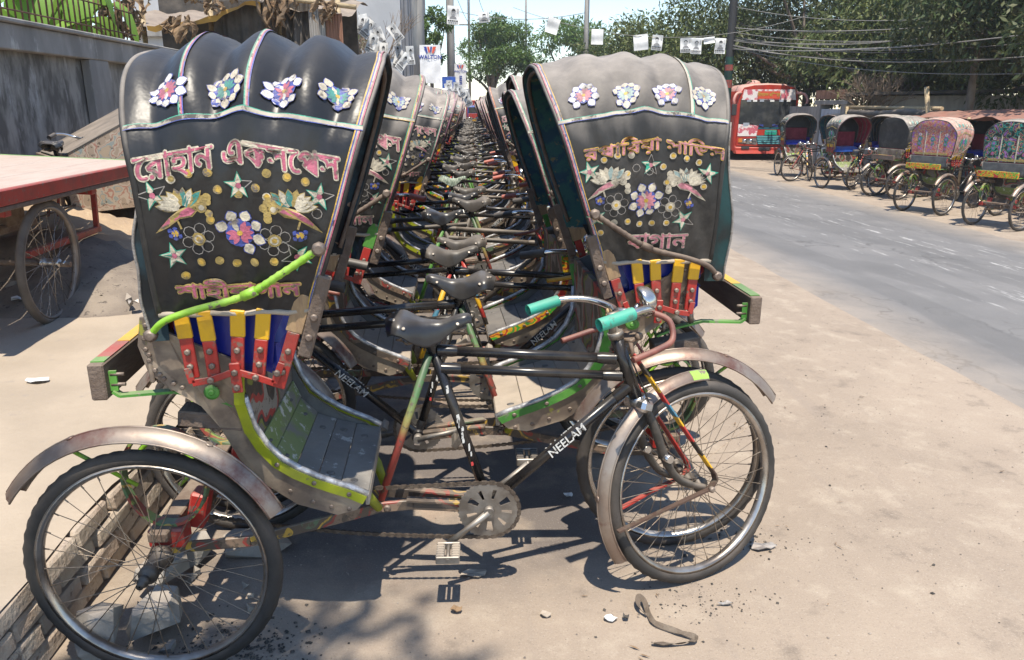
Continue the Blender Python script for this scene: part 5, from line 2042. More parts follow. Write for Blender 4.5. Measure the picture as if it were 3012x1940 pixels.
def poster(x, y, z, w, h_, rz, label, face=True, tilt=0.0, group='election posters hung on strings', crumple=.02, seed=0):
    g_ = random.Random(seed + int(x * 100))
    m = MB()

    def P2(u, v, off=0):
        return (u * w, -off + crumple * math.sin(u * 5 + seed) * (1 + v) + crumple * .6 * math.sin(v * 7 + seed), v * h_)

    def area(pts, mi, off):
        m.add([P2(u, v, off) for u, v in pts], [tuple(range(len(pts)))], mi)
    m.grid([[P2(-.5 + i / 8, -j / 8) for i in range(9)] for j in range(9)], 0, True)
    m.grid([[P2(-.5 + i / 8, -j / 8, -.003) for i in range(9)] for j in range(9)], 0, True)
    if face:
        cu_, cv = g_.uniform(-.08, .05), -.36
        for k in range(-2, 3):
            pass
        area([(cu_ - .30, -.70), (cu_ - .22, -.58), (cu_ - .08, -.53), (cu_ + .08, -.53), (cu_ + .22, -.58), (cu_ + .30, -.70)], 2, .006)
        area([(cu_ + .17 * math.cos(t * PI / 6), cv + .165 * math.sin(t * PI / 6)) for t in range(12)], 3, .008)
        area([(cu_ + .185 * math.cos(R(a)), cv + .04 + .17 * math.sin(R(a))) for a in (0, 30, 60, 90, 120, 150, 180)] + [(cu_ - .12, cv + .08), (cu_ + .12, cv + .08)], 1, .010)
        area([(cu_ - .05, cv - .08), (cu_ + .05, cv - .08), (cu_ + .04, cv - .095), (cu_ - .04, cv - .095)], 1, .010)
        for e in (-.07, .07):
            area([(cu_ + e - .035, cv + .03), (cu_ + e + .035, cv + .03), (cu_ + e + .03, cv + .012), (cu_ + e - .03, cv + .012)], 1, .010)
        area([(.28, -.12), (.44, -.12), (.44, -.34), (.28, -.34)], 3, .006)
        for v0, v1, mi in ((-.76, -.84, 1), (-.87, -.95, 2)):
            u = -.44
            while u < .38:
                L = g_.uniform(.06, .16)
                area([(u, v0), (min(u + L, .44), v0), (min(u + L, .44), v1), (u, v1)], mi, .007)
                u += L + .03
    o = part('poster', m, ['paper', 'ink', 'ink_grey', 'ink_pale'])
    o.location = (x, y, z)
    o.rotation_euler = (0, tilt, rz)
    return tag(o, label, 'poster', group)


WH_ = ['first', 'second', 'third', 'fourth', 'fifth', 'sixth', 'seventh', 'eighth', 'ninth']
for k, (x, z, w, h_, t, fc) in enumerate([(1.95, 3.45, .28, .34, .3, False), (2.93, 3.22, .27, .33, .02, False), (3.92, 3.11, .33, .34, -.1, False), (4.33, 3.10, .24, .33, .08, True), (4.98, 3.04, .25, .32, -.05, True), (5.24, 3.03, .24, .34, .03, True), (5.52, 3.06, .25, .14, -.12, False), (5.80, 3.04, .24, .34, .04, True)]):
    poster(x, 18.6, z, w, h_, R(-8), 'white poster over the road, %s from the left on its string' % WH_[k], fc, t, 'election posters strung over the road', seed=k)
st = MB()
st.tube([(x, 18.62, 3.05 + .62 * ((x - 4.6) / 3.6) ** 2) for x in [1.0 + k * .4 for k in range(18)]], .006, 5)
tag(part('string', st, ['wire_pale']), 'sagging string that carries the posters over the road', 'string')
poster(-.36, 20.0, 3.85, .30, .42, R(10), 'portrait poster high on the pole left of the sky gap', True, .06, 'election posters on the poles', seed=31)
poster(.36, 20.0, 3.72, .26, .24, R(-5), 'crumpled portrait poster hanging alone against the sky', True, -.1, 'election posters on the poles', seed=33)
ps = []
for k in range(20):
    t = k / 19
    ps.append((lerp(-2.55, -1.12, t) + rnd.uniform(-.07, .07), 15.4 + rnd.uniform(-.4, .4), lerp(3.42, 2.62, t) + rnd.uniform(-.22, .22)))
for k, (x, y, z) in enumerate(ps):
    poster(x, y, z, .17, .34, R(rnd.uniform(-35, 35)), 'torn black and white poster in the tangle hanging right of the shack', True, rnd.uniform(-.7, .7), 'torn posters hanging right of the shack', .012, seed=50 + k)
for k in range(16):
    x = rnd.uniform(-1.0, -.1)
    poster(x, 30 + rnd.uniform(-4, 6), rnd.uniform(1.75, 2.6), .28, .42, R(rnd.uniform(-50, 50)), 'tattered poster in the far cluster under the banners', True, rnd.uniform(-.6, .6), 'tattered posters under the banners', .012, seed=90 + k)


def banner(x, y, z, w, h_, label, word, small=False):
    root = thing('banner', (x, y, z), R(3), label, 'banner', 'white shop banners on the poles')
    m = MB()
    for s in (0, .004):
        m.grid([[(lerp(-w / 2, w / 2, i / 8), s + .012 * math.sin(i * .9 + j), -h_ * j / 10) for i in range(9)] for j in range(11)], 0, True)
    part('sheet', m, ['banner_white'], root)
    lg = MB()
    s = w * .30
    c = (0, -h_ * .13)
    for pts, mi in (([(-1, .5), (-.55, .5), (-.35, -.5), (-.6, -.5)], 0), ([(-.45, .5), (-.15, .5), (.0, -.2), (-.2, -.5)], 1), ([(.05, .5), (.35, .5), (.15, -.5), (0, -.2)], 0), ([(.45, .5), (1, .5), (.55, -.5), (.28, -.5)], 1)):
        lg.add([(c[0] + p[0] * s, -.022, c[1] + p[1] * s) for p in pts], [tuple(range(4))], mi)
    part('logo', lg, ['logo_blue', 'logo_red'], root)
    if word:
        vs, fs = text2d(word, w * .25, .006 * w, 2)
        part('lettering', MB().add([(x_, -.022, y_ - h_ * .36) for x_, y_ in vs], fs, 0), ['logo_blue'], root)
    m = MB()
    for k in range(5):
        m.add([(-w * .12, -.022, -h_ * (.5 + k * .08)), (w * .16, -.022, -h_ * (.5 + k * .08)), (w * .12, -.022, -h_ * (.545 + k * .08)), (-w * .08, -.022, -h_ * (.545 + k * .08))], [(0, 1, 2, 3)], 0)
    if small:
        part('small_print', m, ['logo_blue'], root)
    return root


banner(-1.13, 23.6, 3.22, .60, 1.05, 'larger white banner with red and blue W logo beside the thick pole', 'WALTON')
banner(-.50, 44.0, 3.72, .62, 1.25, 'smaller white banner with W logo farther down the street', 'WALTON', True)
o = part('blue_board', MB().box((0, 0, 0), (.55, .04, .45), 0, None, .01), ['paint_blue'])
o.location = (-.85, 33, 2.45)
tag(o, 'small blue signboard between the two banners', 'sign')

# ------------------------------------------------------------------ trees
tree('shade_tree', 'light green spreading tree at the end of the street', (1.45, 52, 0), 2.6, 2.3, 30, 17000, .22, 'leaf_green', 5, trunk_r=.22, flat=.95, sub=.36, cz=4.75)
tree('shade_tree', 'second pale tree right of the spreading one, behind the slim pole', (7.6, 62, -.3), 4.0, 3.2, 22, 9000, .34, 'leaf_green', 6, trunk_r=.2, flat=.9, sub=.36)
tree('bushy_tree', 'low dusty tree at the foot of the far pale tree', (5.4, 48, -.3), .8, 1.9, 18, 7000, .22, 'leaf_dusty', 7, flat=.85)
tree('bushy_tree', 'dusty brown-green tree above the grey hood', (8.6, 39, -.38), 2.2, 3.1, 30, 15000, .22, 'leaf_dusty', 8, sub=.38)
tree('bushy_tree', 'tall dusty tree left of the painted pole', (8.9, 33, -.38), 2.6, 2.9, 30, 15000, .20, 'leaf_dusty', 9, sub=.38)
tree('bushy_tree', 'dark tree behind the painted pole and bus', (12.2, 35.5, -.38), 2.6, 3.6, 32, 15000, .21, 'leaf_dark', 10, sub=.4)
tree('mango_tree', 'mango tree with drooping leaves above the bus', (13.0, 30.5, -.38), 3.2, 3.4, 34, 15000, .22, 'leaf_dark', 11, sub=.36, droop=.5)
tree('mango_tree', 'mango tree with sunlit leaf tufts above the shed', (14.2, 25.0, -.38), 3.0, 3.3, 34, 17000, .21, 'leaf_dusty', 12, sub=.34, droop=.5)
tree('mango_tree', 'dark mango tree behind the grey shed', (17.2, 27.0, -.38), 3.2, 4.0, 36, 17000, .22, 'leaf_dark', 13, sub=.36, droop=.5)
tree('mango_tree', 'big shady tree over the pink hood', (15.0, 20.5, -.38), 3.0, 3.3, 36, 18000, .20, 'leaf_dark', 14, sub=.34, droop=.5)
tree('mango_tree', 'nearest shady tree at the edge of the frame', (13.6, 15.6, -.38), 2.6, 2.6, 34, 16000, .18, 'leaf_dark', 15, sub=.36, droop=.5)
tree('mango_tree', 'overhanging tree above the overhead cables', (12.3, 19.2, -.38), 4.0, 2.1, 24, 11000, .17, 'leaf_dark', 16, sub=.36, droop=.55, trunk_r=.10, cz=4.5)
tree('bushy_tree', 'dense dark tree filling the back of the yard', (20.0, 22.0, -.38), 2.6, 4.4, 36, 15000, .26, 'leaf_dark', 17, sub=.4)
tree('bushy_tree', 'dense tree at the far back behind the mango trees', (18.5, 34.0, -.38), 3.0, 5.2, 36, 14000, .30, 'leaf_dark', 18, sub=.4)
tree('bushy_tree', 'loose green tree among the hanging posters', (-3.3, 20.5, .2), 1.5, 1.6, 14, 5000, .17, 'leaf_green', 19, 'trees behind the shack', .1, sub=.34)
tree('bushy_tree', 'slender green tree between the two concrete poles', (-1.75, 37.0, .2), 3.0, .85, 14, 3500, .20, 'leaf_green', 20, 'trees behind the shack', .10, flat=2.0, cz=4.4)
tree('bushy_tree', 'low dark tree at the foot of the thick concrete pole', (-2.1, 27.5, .2), .8, 1.1, 12, 4500, .16, 'leaf_dusty', 22, 'trees behind the shack', .1)

st_root = thing('street_tree', (-3.0, -2.8, KERB_Z), 0, 'street tree behind the viewer whose branch shades the ground at the bottom edge', 'tree')
tb_ = MB()
tb_.tube(catmull([(0, 0, -.1), (.1, .1, 2.6), (.5, .5, 5.2)], 5), [.2 - .01 * i for i in range(11)], 9)
bl_ = [(2.62, 1.86, 6.75, .34), (2.25, 1.62, 6.8, .42), (2.95, 1.42, 6.9, .36), (1.7, 1.3, 6.9, .55), (1.2, .9, 6.7, .7), (.4, .4, 6.8, .9), (2.3, 1.0, 7.1, .55)]
for b_ in bl_:
    tb_.tube(catmull([(.5, .5, 5.2), (b_[0] * .6 + .1, b_[1] * .6 + .1, 6.0), b_[:3]], 4), [.07 - .006 * i for i in range(9)], 6)
part('trunk', tb_, ['bark'], st_root)
v, f = leaves(44, bl_, 5200, .15)
link('crown', np_mesh('crown', v, f, ['leaf_green']), st_root)


def bare_tree(loc, label, seed, h_, spread):
    root = thing('bare_tree', loc, 0, label, 'tree')
    g_ = random.Random(seed)
    m = MB()

    def grow(p, d, L, r, depth):
        e = p + d * L
        mid = p + d * L * .5 + Vector((g_.uniform(-.07, .07), g_.uniform(-.07, .07), g_.uniform(-.03, .07))) * L
        m.tube([p, mid, e], [r, r * .85, r * .7], 5, caps=False)
        if depth == 0:
            return
        for _ in range(g_.choice((2, 3, 3))):
            nd = (d + Vector((g_.uniform(-1, 1), g_.uniform(-1, 1), g_.uniform(-.55, .75))) * spread).normalized()
            grow(e.lerp(mid, g_.uniform(0, .6)), nd, L * g_.uniform(.6, .85), r * .66, depth - 1)
    for _ in range(5):
        grow(Vector((g_.uniform(-.2, .2), g_.uniform(-.2, .2), 0)), Vector((g_.uniform(-.5, .5), g_.uniform(-.4, .4), 1)).normalized(), h_ * .36, .035, 5)
    part('trunk', m, ['twig'], root)
    return root


bt = bare_tree((11.9, 23.2, .2), 'leafless tangle of twigs rising behind the gate wall', 4, 2.4, .75)
v, f = leaves(9, [(.55, -.2, 1.25, .22), (.75, -.25, 1.35, .18), (.35, -.2, 1.2, .15)], 260, .10)
link('yellow_leaves', np_mesh('yellow_leaves', v, f, ['leaf_yellow']), bt)['kind'] = 'stuff'
bare_tree((-2.6, 18.3, .3), 'bare dry twigs sticking up behind the hanging posters', 8, 3.2, .55)

# ------------------------------------------------------------------ right: yard wall, gate, shed, awning
yw = thing('yard_wall', (11.5, 0, -.38), 0, 'low dark yard wall with spikes along the far roadside', 'wall')
part('masonry', MB().box((.1, 17.2, .80), (.2, 13.4, 1.60), 0, None), ['panel_concrete'], yw)
part('masonry', MB().box((.1, 30.2, .95), (.2, 9.0, 1.90), 0, None), ['old_concrete'], yw)
spm = MB().tube([(0, 0, -.02), (0, 0, .16), (0, 0, .20)], [.012, .012, .003], 5).mesh('spike', ['iron_rust'])
for k in range(82):
    q = link('spike', spm, yw)
    q.location = (.1, 10.8 + .16 * k, 1.60)
    q.rotation_euler = (0, 0, 0)
for y in (23.9, 25.65):
    part('gate_pillar', MB().box((.06, y, 1.0), (.34, .30, 2.0), 0, None, .01), ['old_concrete'], yw)
part('gate_lintel', MB().box((.06, 24.78, 2.02), (.38, 2.3, .14), 0, None, .01), ['old_concrete'], yw)
gt = thing('sheet_gate', (11.46, 24.78, -.38), 0, 'pale blue sheet metal gate in the far wall', 'gate')
for k, y in enumerate((-.36, .36)):
    m = MB()
    m.box((0, y, .93), (.04, .70, 1.78), 0, None, .006)
    part('gate_leaf', m, ['gate_blue'], gt)
    for z in (.35, .80, 1.25, 1.6):
        part('rib', MB().box((-.03, y, z), (.03, .62, .045), 0, None, .006), ['gate_blue'], gt)
part('louvre', MB().grid([[(-.05 - .02 * (i % 2), lerp(-1.0, 1.2, i / 40), z) for i in range(41)] for z in (2.12, 2.40)], 0, False), ['tin_rust'], gt)
sd_ = thing('grey_shed', (14.6, 23.6, -.38), R(-28), 'grey concrete shed with dark overhanging slab roof beyond the yard wall', 'shed')
part('wall', MB().box((0, 0, 1.1), (4.4, 3.4, 2.2), 0, None), ['pole_concrete'], sd_)
m = MB()
m.prism([(-2.9, 2.20), (2.9, 2.32), (2.9, 2.40), (-2.9, 2.28)], -2.3, 2.3, 0)
part('roof_slab', m, ['tarp_dark'], sd_)
part('doorway', MB().box((.4, -1.71, .9), (.9, .04, 1.8), 0), ['window_dark'], sd_)
aw = thing('roadside_stall', (10.75, 15.6, -.38), 0, 'stall under a faded red awning behind the parked rickshaws', 'stall')
m = MB()
rows = [[(lerp(-.6, .7, i / 10), lerp(-2.2, 2.6, j / 24), 1.66 + .16 * i / 10 - .03 * math.sin(j * 1.3) * (1 - i / 10) - .04 * math.sin(j * .5 + i)) for j in range(25)] for i in range(11)]
m.grid(rows, 0, True)
m.grid([[(p[0], p[1], p[2] - .008) for p in r] for r in rows], 0, True, flip=True)
part('awning', m, ['tarp_red'], aw)
for y in (-2.1, .2, 2.4):
    part('post', MB().tube([(-.55, y, 0), (-.55, y, 1.70)], .03, 8), ['bamboo'], aw)
    part('post', MB().tube([(.6, y, 0), (.6, y, 1.80)], .03, 8), ['bamboo'], aw)
tp = thing('bamboo_canopy', (10.9, 20.3, -.38), 0, 'rolled black tarpaulin on bamboo poles between gate and stall', 'canopy')
part('roll', MB().tube([(0, -2.0, 1.72), (.05, -.8, 1.74), (0, .4, 1.70), (.05, 2.2, 1.72)], [.10, .12, .09, .10], 10), ['tarp_dark'], tp)
part('pole', MB().tube([(.1, -2.2, 1.86), (.1, 2.6, 1.88)], .045, 8), ['bamboo'], tp)
part('pole', MB().tube([(.3, -2.0, 0), (-.15, -1.85, 2.35)], .055, 8), ['bamboo'], tp)
part('pole', MB().tube([(0, 2.3, 0), (0, 2.3, 1.9)], .04, 8), ['bamboo'], tp)

# ------------------------------------------------------------------ cables
cables = [((7.9, 24.4, 4.1), (14.3, 37, 4.5), .12, 'wire_black'), ((7.9, 24.4, 3.55), (14.6, 19.0, 3.95), .55, 'wire_pale'), ((7.9, 24.4, 3.5), (14.4, 17.5, 3.75), .60, 'wire_pale'),
          ((7.9, 24.4, 3.45), (13.8, 16.0, 3.5), .35, 'wire_pale'), ((7.9, 24.4, 3.3), (13.2, 14.6, 2.75), .45, 'wire_pale'), ((7.9, 24.4, 3.25), (13.4, 13.4, 2.35), .50, 'wire_pale'),
          ((7.9, 24.4, 3.2), (12.9, 14.0, 3.2), .30, 'wire_pale'), ((7.9, 24.4, 4.4), (14.0, 17.0, 3.9), .5, 'wire_pale'), ((14.3, 37, 4.4), (13.5, 14.8, 3.1), .5, 'wire_pale'), ((14.3, 37, 4.3), (13.6, 15.0, 3.6), .3, 'wire_black'),
          ((-1.47, 24, 9.0), (-1.0, 44.5, 8.1), .3, 'wire_black'), ((-1.0, 44.5, 6.5), (5.75, 40, 5.9), .4, 'wire_pale'), ((0, 58, 7.1), (-1.0, 44.5, 8.1), .2, 'wire_black'), ((1.4, 58, 7.1), (.2, 44.5, 8.1), .2, 'wire_black'),
          ((-1.47, 24, 4.6), (-2.14, 15.6, 4.0), .25, 'wire_black'), ((-1.47, 24, 5.0), (-3.6, 13.0, 4.3), .35, 'wire_black'), ((5.75, 40, 8), (7.9, 24.4, 5.4), .5, 'wire_pale'), ((5.75, 40, 7.5), (7.9, 24.4, 4.9), .5, 'wire_black')]
for k in range(7):
    cables.insert(9, ((7.9, 24.4, 3.2 + .12 * k), (13.3 + .2 * k, 13.6 + .7 * k, 2.6 + .22 * k), .30 + .07 * ((k * 3) % 5), 'wire_pale' if k % 3 else 'wire_black'))
for k, (a, b, sag, mm) in enumerate(cables):
    a, b = Vector(a), Vector(b)
    pts = [a.lerp(b, t / 20) - Vector((0, 0, 4 * sag * (t / 20) * (1 - t / 20))) for t in range(21)]
    o = part('cable', MB().tube(pts, (.009 if k % 2 else .014) if k < 17 else .016, 5), [mm])
    side = 'painted pole to the far trees' if k < 17 else 'poles along the street'
    tag(o, 'thin overhead cable strung from the ' + side, 'cable', 'overhead cables from the ' + side)
tl = thing('tube_lamp', (7.2, 24.4, 3.47), 0, 'white fluorescent tube lamp on an arm from the painted pole', 'lamp')
part('tube', MB().tube([(-.62, 0, 0), (.42, 0, -.02)], .04, 8), ['lamp_white'], tl)
part('arm', MB().tube([(.42, 0, -.02), (.66, 0, -.03)], .02, 6), ['dull_steel'], tl)

# ------------------------------------------------------------------ rickshaws across the road
FARG = 'rickshaws parked across the road'
far = [
    ((9.15, 21.9), -95, -8, 'rickshaw with blue seat parked in front of the red bus', {'hood': {0: 'vinyl_dusty'}, 'hood_lining': {0: 'lining_teal'}, 'seat_cushion': {0: 'seat_blue'}}),
    ((8.85, 18.4), -82, 14, 'rickshaw with a red lined hood facing the street, beside the blue seated one', {'hood': {0: 'vinyl_grey'}, 'hood_lining': {0: 'lining_red'}, 'seat_cushion': {0: 'paint_blue'}}),
    ((9.0, 16.35), 12, 0, 'rickshaw standing sideways between the red lined and the pink one', {'hood': {0: 'vinyl_grey'}, 'hood_lining': {0: 'lining_red'}}),
    ((8.43, 13.95), 26, 5, 'rickshaw with a faded pink hood and painted back panel', {'hood': {0: 'vinyl_pink'}, 'back': {0: 'far_panel_pink'}, 'tail': {0: 'dark_sheet'}, 'bumper': {0: 'painted_sign', 1: 'paint_green', 2: 'paint_green', 3: 'paint_yellow'}}),
    ((11.2, 16.6), 208, 0, 'black hooded rickshaw behind the pink hooded one', {'hood': {0: 'vinyl_black'}}),
    ((8.62, 12.15), 24, -4, 'rickshaw with teal flower panels on its back at the frame edge', {'hood': {0: 'vinyl_grey'}, 'back': {0: 'far_panel'}, 'tail': {0: 'dark_sheet'}, 'bumper': {0: 'painted_sign', 1: 'paint_green', 2: 'paint_green', 3: 'paint_yellow'}}),
    ((10.3, 18.9), 214, 6, 'teal patterned rickshaw wedged behind the red lined one', {'hood': {0: 'vinyl_grey'}, 'hood_lining': {0: 'lining_dark'}}),
    ((10.15, 12.75), 30, 8, 'dark hooded rickshaw squeezed between the teal panelled one and the stall', {'hood': {0: 'vinyl_black'}, 'back': {0: 'far_panel'}}),
    ((9.9, 20.6), 196, 0, 'black hooded rickshaw beside the gate, behind the blue seated one', {'hood': {0: 'vinyl_black'}}),
    ((10.9, 14.2), 206, 0, 'grey hooded rickshaw behind the teal panelled one, half hidden', {'hood': {0: 'vinyl_dusty'}}),
]
for (x, y), rz, st_, lab, ov in far:
    rt_, made = rickshaw((x, y, zg(x) + .002), R(rz), R(st_), 0, 'C', lab, FARG, dict(ov, saddle={0: 'saddle_black'}, edge_strap={0: 'painted_rail'}, arm_slat={0: 'paint_red', 1: 'paint_yellow'}, side_panel={0: 'painted_body'}), crank=rr.uniform(0, 6),
                         skip=('flap', 'flap_short', 'chain', 'brake_rod', 'lettering', 'lamp_bracket'))
    if 'back' in ov:        # framed middle panel with flowers on the back curtain
        d = MB()
        for k, (yy, w) in enumerate(((-.25, .16), (0, .24), (.25, .16))):
            for zz, r_, mi in ((1.34, .050, TE), (1.42, .036, CR), (1.26, .042, GR), (1.18, .034, PK), (1.49, .034, GO)):
                if abs(yy) > .1 and zz > 1.45:
                    continue
                for q in range(6):
                    a = q * PI / 3
                    pts = [(yy + r_ * .35 * math.cos(a) + r_ * .55 * math.cos(t * PI / 4), zz + r_ * .35 * math.sin(a) + r_ * .55 * math.sin(t * PI / 4)) for t in range(8)]
                    d.add([(-.062 - .0005 * q, p[0], p[1]) for p in pts], [tuple(range(8))], mi)
                d.add([(-.068, yy + r_ * .4 * math.cos(t * PI / 4), zz + r_ * .4 * math.sin(t * PI / 4)) for t in range(8)], [tuple(range(8))], LI)
        for yy in (-.13, .13):
            d.box((-.064, yy, 1.30), (.012, .014, .50), CR)
        d.box((-.064, 0, 1.085), (.012, .62, .035), GO)
        link('back_applique', d.mesh('back_applique', DECO_MATS), made['hood'])

# ------------------------------------------------------------------ bus
mat('bus_red', (.46, .04, .022), .35, 0, (.36, .035, .025), 3, .4, .6, .05, 10, dust=.5, dcol=(.50, .33, .27), dustn=(.3, .9), col3=(.33, .20, .17), ns3=6, lo3=.64, hi3=.72)
mat('bus_pink', (.52, .22, .19), .5, 0, (.48, .27, .23), 3, dust=.7, dcol=(.50, .37, .32))
mat('bus_glass', (.03, .034, .038), .12, 0, (.07, .072, .07), 2, .45, .6, spec=.6)
mat('bus_teal', (.02, .10, .13), .4)
mat('grille_teal', (.10, .34, .38), .4)
mat('plate_green', (.01, .30, .20), .5)
mat('sticker_white', (.70, .66, .64), .6, 0, (.52, .12, .16), 5, .5, .56)
mat('lens_grey', (.20, .19, .18), .15, 0, (.08, .08, .08), 12)
mat('lens_orange', (.55, .20, .04), .25)
bus = thing('bus', (10.72, 28.3, -.38), R(-2), 'red city bus with dusty windscreen parked across the road', 'bus')
W2, BH = 1.16, 2.70
sec = [(-W2, .34), (-W2 * 1.01, 1.2), (-W2 * .985, 2.15), (-W2 * .95, 2.42), (-W2 * .84, 2.60), (-W2 * .5, 2.68), (0, BH), (W2 * .5, 2.68), (W2 * .84, 2.60), (W2 * .95, 2.42), (W2 * .985, 2.15), (W2 * 1.01, 1.2), (W2, .34)]
m = MB()
rows = []
for y, k in ((.02, .93), (.06, .97), (.16, .995), (.35, 1), (2.5, 1), (5, 1), (7.6, 1), (7.7, .97)):
    rows.append([(x * k, y, .34 + (z - .34) * (k if k > .96 else .975)) for x, z in sec])
m.grid(rows, 0, True)
m.add([(x * .93, .02, .34 + (z - .34) * .975) for x, z in sec], [tuple(range(len(sec)))], 0)
m.add([(x * .97, 7.7, .34 + (z - .34) * .97) for x, z in sec], [tuple(range(len(sec) - 1, -1, -1))], 0)
m.add([(-W2, .16, .34), (W2, .16, .34), (W2, 7.6, .34), (-W2, 7.6, .34)], [(0, 1, 2, 3)], 0)
for i, f_ in enumerate(m.f):
    if len(f_) == 4 and sum(m.v[q][2] for q in f_) / 4 > 2.35:
        m.m[i] = 1
part('body', m, ['bus_red', 'bus_pink'], bus)


def fpanel(pts, y, bulge, n=10):
    """a panel on the bus front: quad corners (x,z) bl, br, tr, tl bowed forward"""
    rows_ = []
    for j in range(5):
        t = j / 4
        row = []
        for i in range(n + 1):
            u = i / n
            x = lerp(lerp(pts[0][0], pts[1][0], u), lerp(pts[3][0], pts[2][0], u), t)
            z = lerp(lerp(pts[0][1], pts[1][1], u), lerp(pts[3][1], pts[2][1], u), t)
            row.append((x, y - bulge * (1 - (x / W2) ** 2), z))
        rows_.append(row)
    return MB().grid(rows_, 0, True)


ws = part('windscreen', fpanel([(-1.02, 1.18), (1.02, 1.18), (1.00, 2.18), (-1.00, 2.18)], -.01, .03), ['bus_glass'], bus)
part('destination_board', fpanel([(-.98, 2.12), (.98, 2.12), (.92, 2.48), (-.92, 2.48)], -.022, .03), ['sticker_white'], bus)
part('route_sign', fpanel([(-.42, 2.16), (.38, 2.16), (.38, 2.42), (-.42, 2.42)], -.035, .03), ['logo_red'], bus)
vs, fs = text2d('নীলাচল পিরবহন', .17, .004, 2)
part('lettering', MB().add([(x_ * .72 - .02, -.072, y_ + 2.24) for x_, y_ in vs], fs, 0), ['foil_yellow'], bus)
for k, x in enumerate((-.72, -.5, -.25, .12, .45, .72)):
    part('sticker', MB().box((x, -.045, 2.09), (.15, .01, .07), 0), ['lamp_white' if k % 2 else 'gate_blue'], bus)
part('wind_strip', fpanel([(-1.0, 1.10), (1.0, 1.10), (1.02, 1.17), (-1.02, 1.17)], -.02, .03), ['bus_teal'], bus)
part('front_panel', fpanel([(-1.05, .52), (1.05, .52), (1.06, 1.09), (-1.06, 1.09)], -.015, .035), ['bus_red'], bus)
part('poster_patch', fpanel([(-1.03, .86), (-.35, .86), (-.30, 1.24), (-1.03, 1.28)], -.03, .03), ['sticker_white'], bus)
part('number_plate', MB().box((.16, -.075, .99), (.44, .015, .17), 0, None, .004), ['plate_green'], bus)
part('plate_mark', MB().box((.16, -.085, 1.01), (.36, .006, .03), 0), ['grille_teal'], bus)
for k in range(5):
    part('grille_slat', MB().box((.18, -.072, .60 + k * .062), (.92 + .03 * k, .025, .036), 0, None, .006), ['grille_teal'], bus)
part('grille', fpanel([(-.28, .56), (.64, .56), (.72, .89), (-.36, .89)], -.024, .035), ['ink'], bus)
for s in (-1, 1):
    part('headlamp', fpanel([(s * .62 - .30, .60), (s * .62 + .30, .56), (s * .62 + .34, .80), (s * .62 - .30, .76)], -.028, .03), ['lens_grey'], bus)
    part('indicator', fpanel([(s * .92 - .07, .64), (s * .92 + .07, .64), (s * .92 + .07, .78), (s * .92 - .07, .78)], -.040, .03), ['lens_orange'], bus)
    for dx in (-.12, .10):
        part('lamp_lens', MB().lathe([(.001, -.075), (.06, -.070), (.075, -.05), (.075, -.03)], 14, 'y', (s * .62 + dx, 0, .68)), ['chrome'], bus)
    mr = MB().tube(catmull([(s * 1.0, .05, 2.36), (s * 1.22, -.16, 2.32), (s * 1.32, -.24, 2.12), (s * 1.30, -.24, 1.98)], 4), .05, 8)
    part('mirror_arm', mr, ['bus_pink'], bus)
    part('mirror', MB().box((s * 1.29, -.24, 1.78), (.18, .09, .40), 0, None, .03), ['ink'], bus)
    part('wiper', MB().tube([(s * .1, -.06, 1.17), (s * .62, -.062, 1.36)], .012, 6), ['ink'], bus)
    for k in range(5):
        y = 1.0 + k * 1.28
        part('side_window', MB().box((s * (W2 * .995), y + .3, 1.70), (.03, 1.08, .72), 0, Matrix.Rotation(R(s * -2.5), 3, 'Y'), .01), ['bus_glass'], bus)
    for y in (1.5, 5.8):
        w_ = MB().lathe([(.10, -.11), (.26, -.12), (.28, -.05), (.43, -.12), (.46, -.06), (.46, .08), (.40, .12), (.1, .12)], 24, 'x', (0, 0, 0))
        o = part('wheel', w_, ['tyre'], bus)
        o.location = (s * (W2 - .13), y, .46)
        o.scale = (s, 1, 1)
m = MB()
m.add([(-1.04, -.10, .24), (1.04, -.10, .24), (1.10, .02, .52), (-1.10, .02, .52)], [(0, 1, 2, 3)], 0)
m.box((0, .10, .36), (2.20, .30, .26), 0, None, .05)
part('bumper', m, ['bus_red'], bus)
part('air_intake', MB().box((-.02, -.06, .40), (.42, .04, .12), 0, None, .02), ['ink'], bus)
part('fog_recess', MB().box((-.72, -.06, .44), (.30, .04, .10), 0, None, .02), ['ink'], bus)
part('roof_vent', MB().lathe([(.26, 0), (.26, .05), (.20, .12), (.08, .16), (.001, .165)], 18, 'z', (-.15, 1.4, 2.68)), ['bus_pink'], bus)
part('dashboard_clutter', MB().box((-.75, -.045, 1.27), (.22, .01, .12), 0).box((-.2, -.05, 1.23), (.14, .01, .07), 1).box((.3, -.05, 1.23), (.2, .01, .08), 1).box((.62, -.05, 1.25), (.10, .01, .12), 0), ['gate_blue', 'logo_blue'], bus)

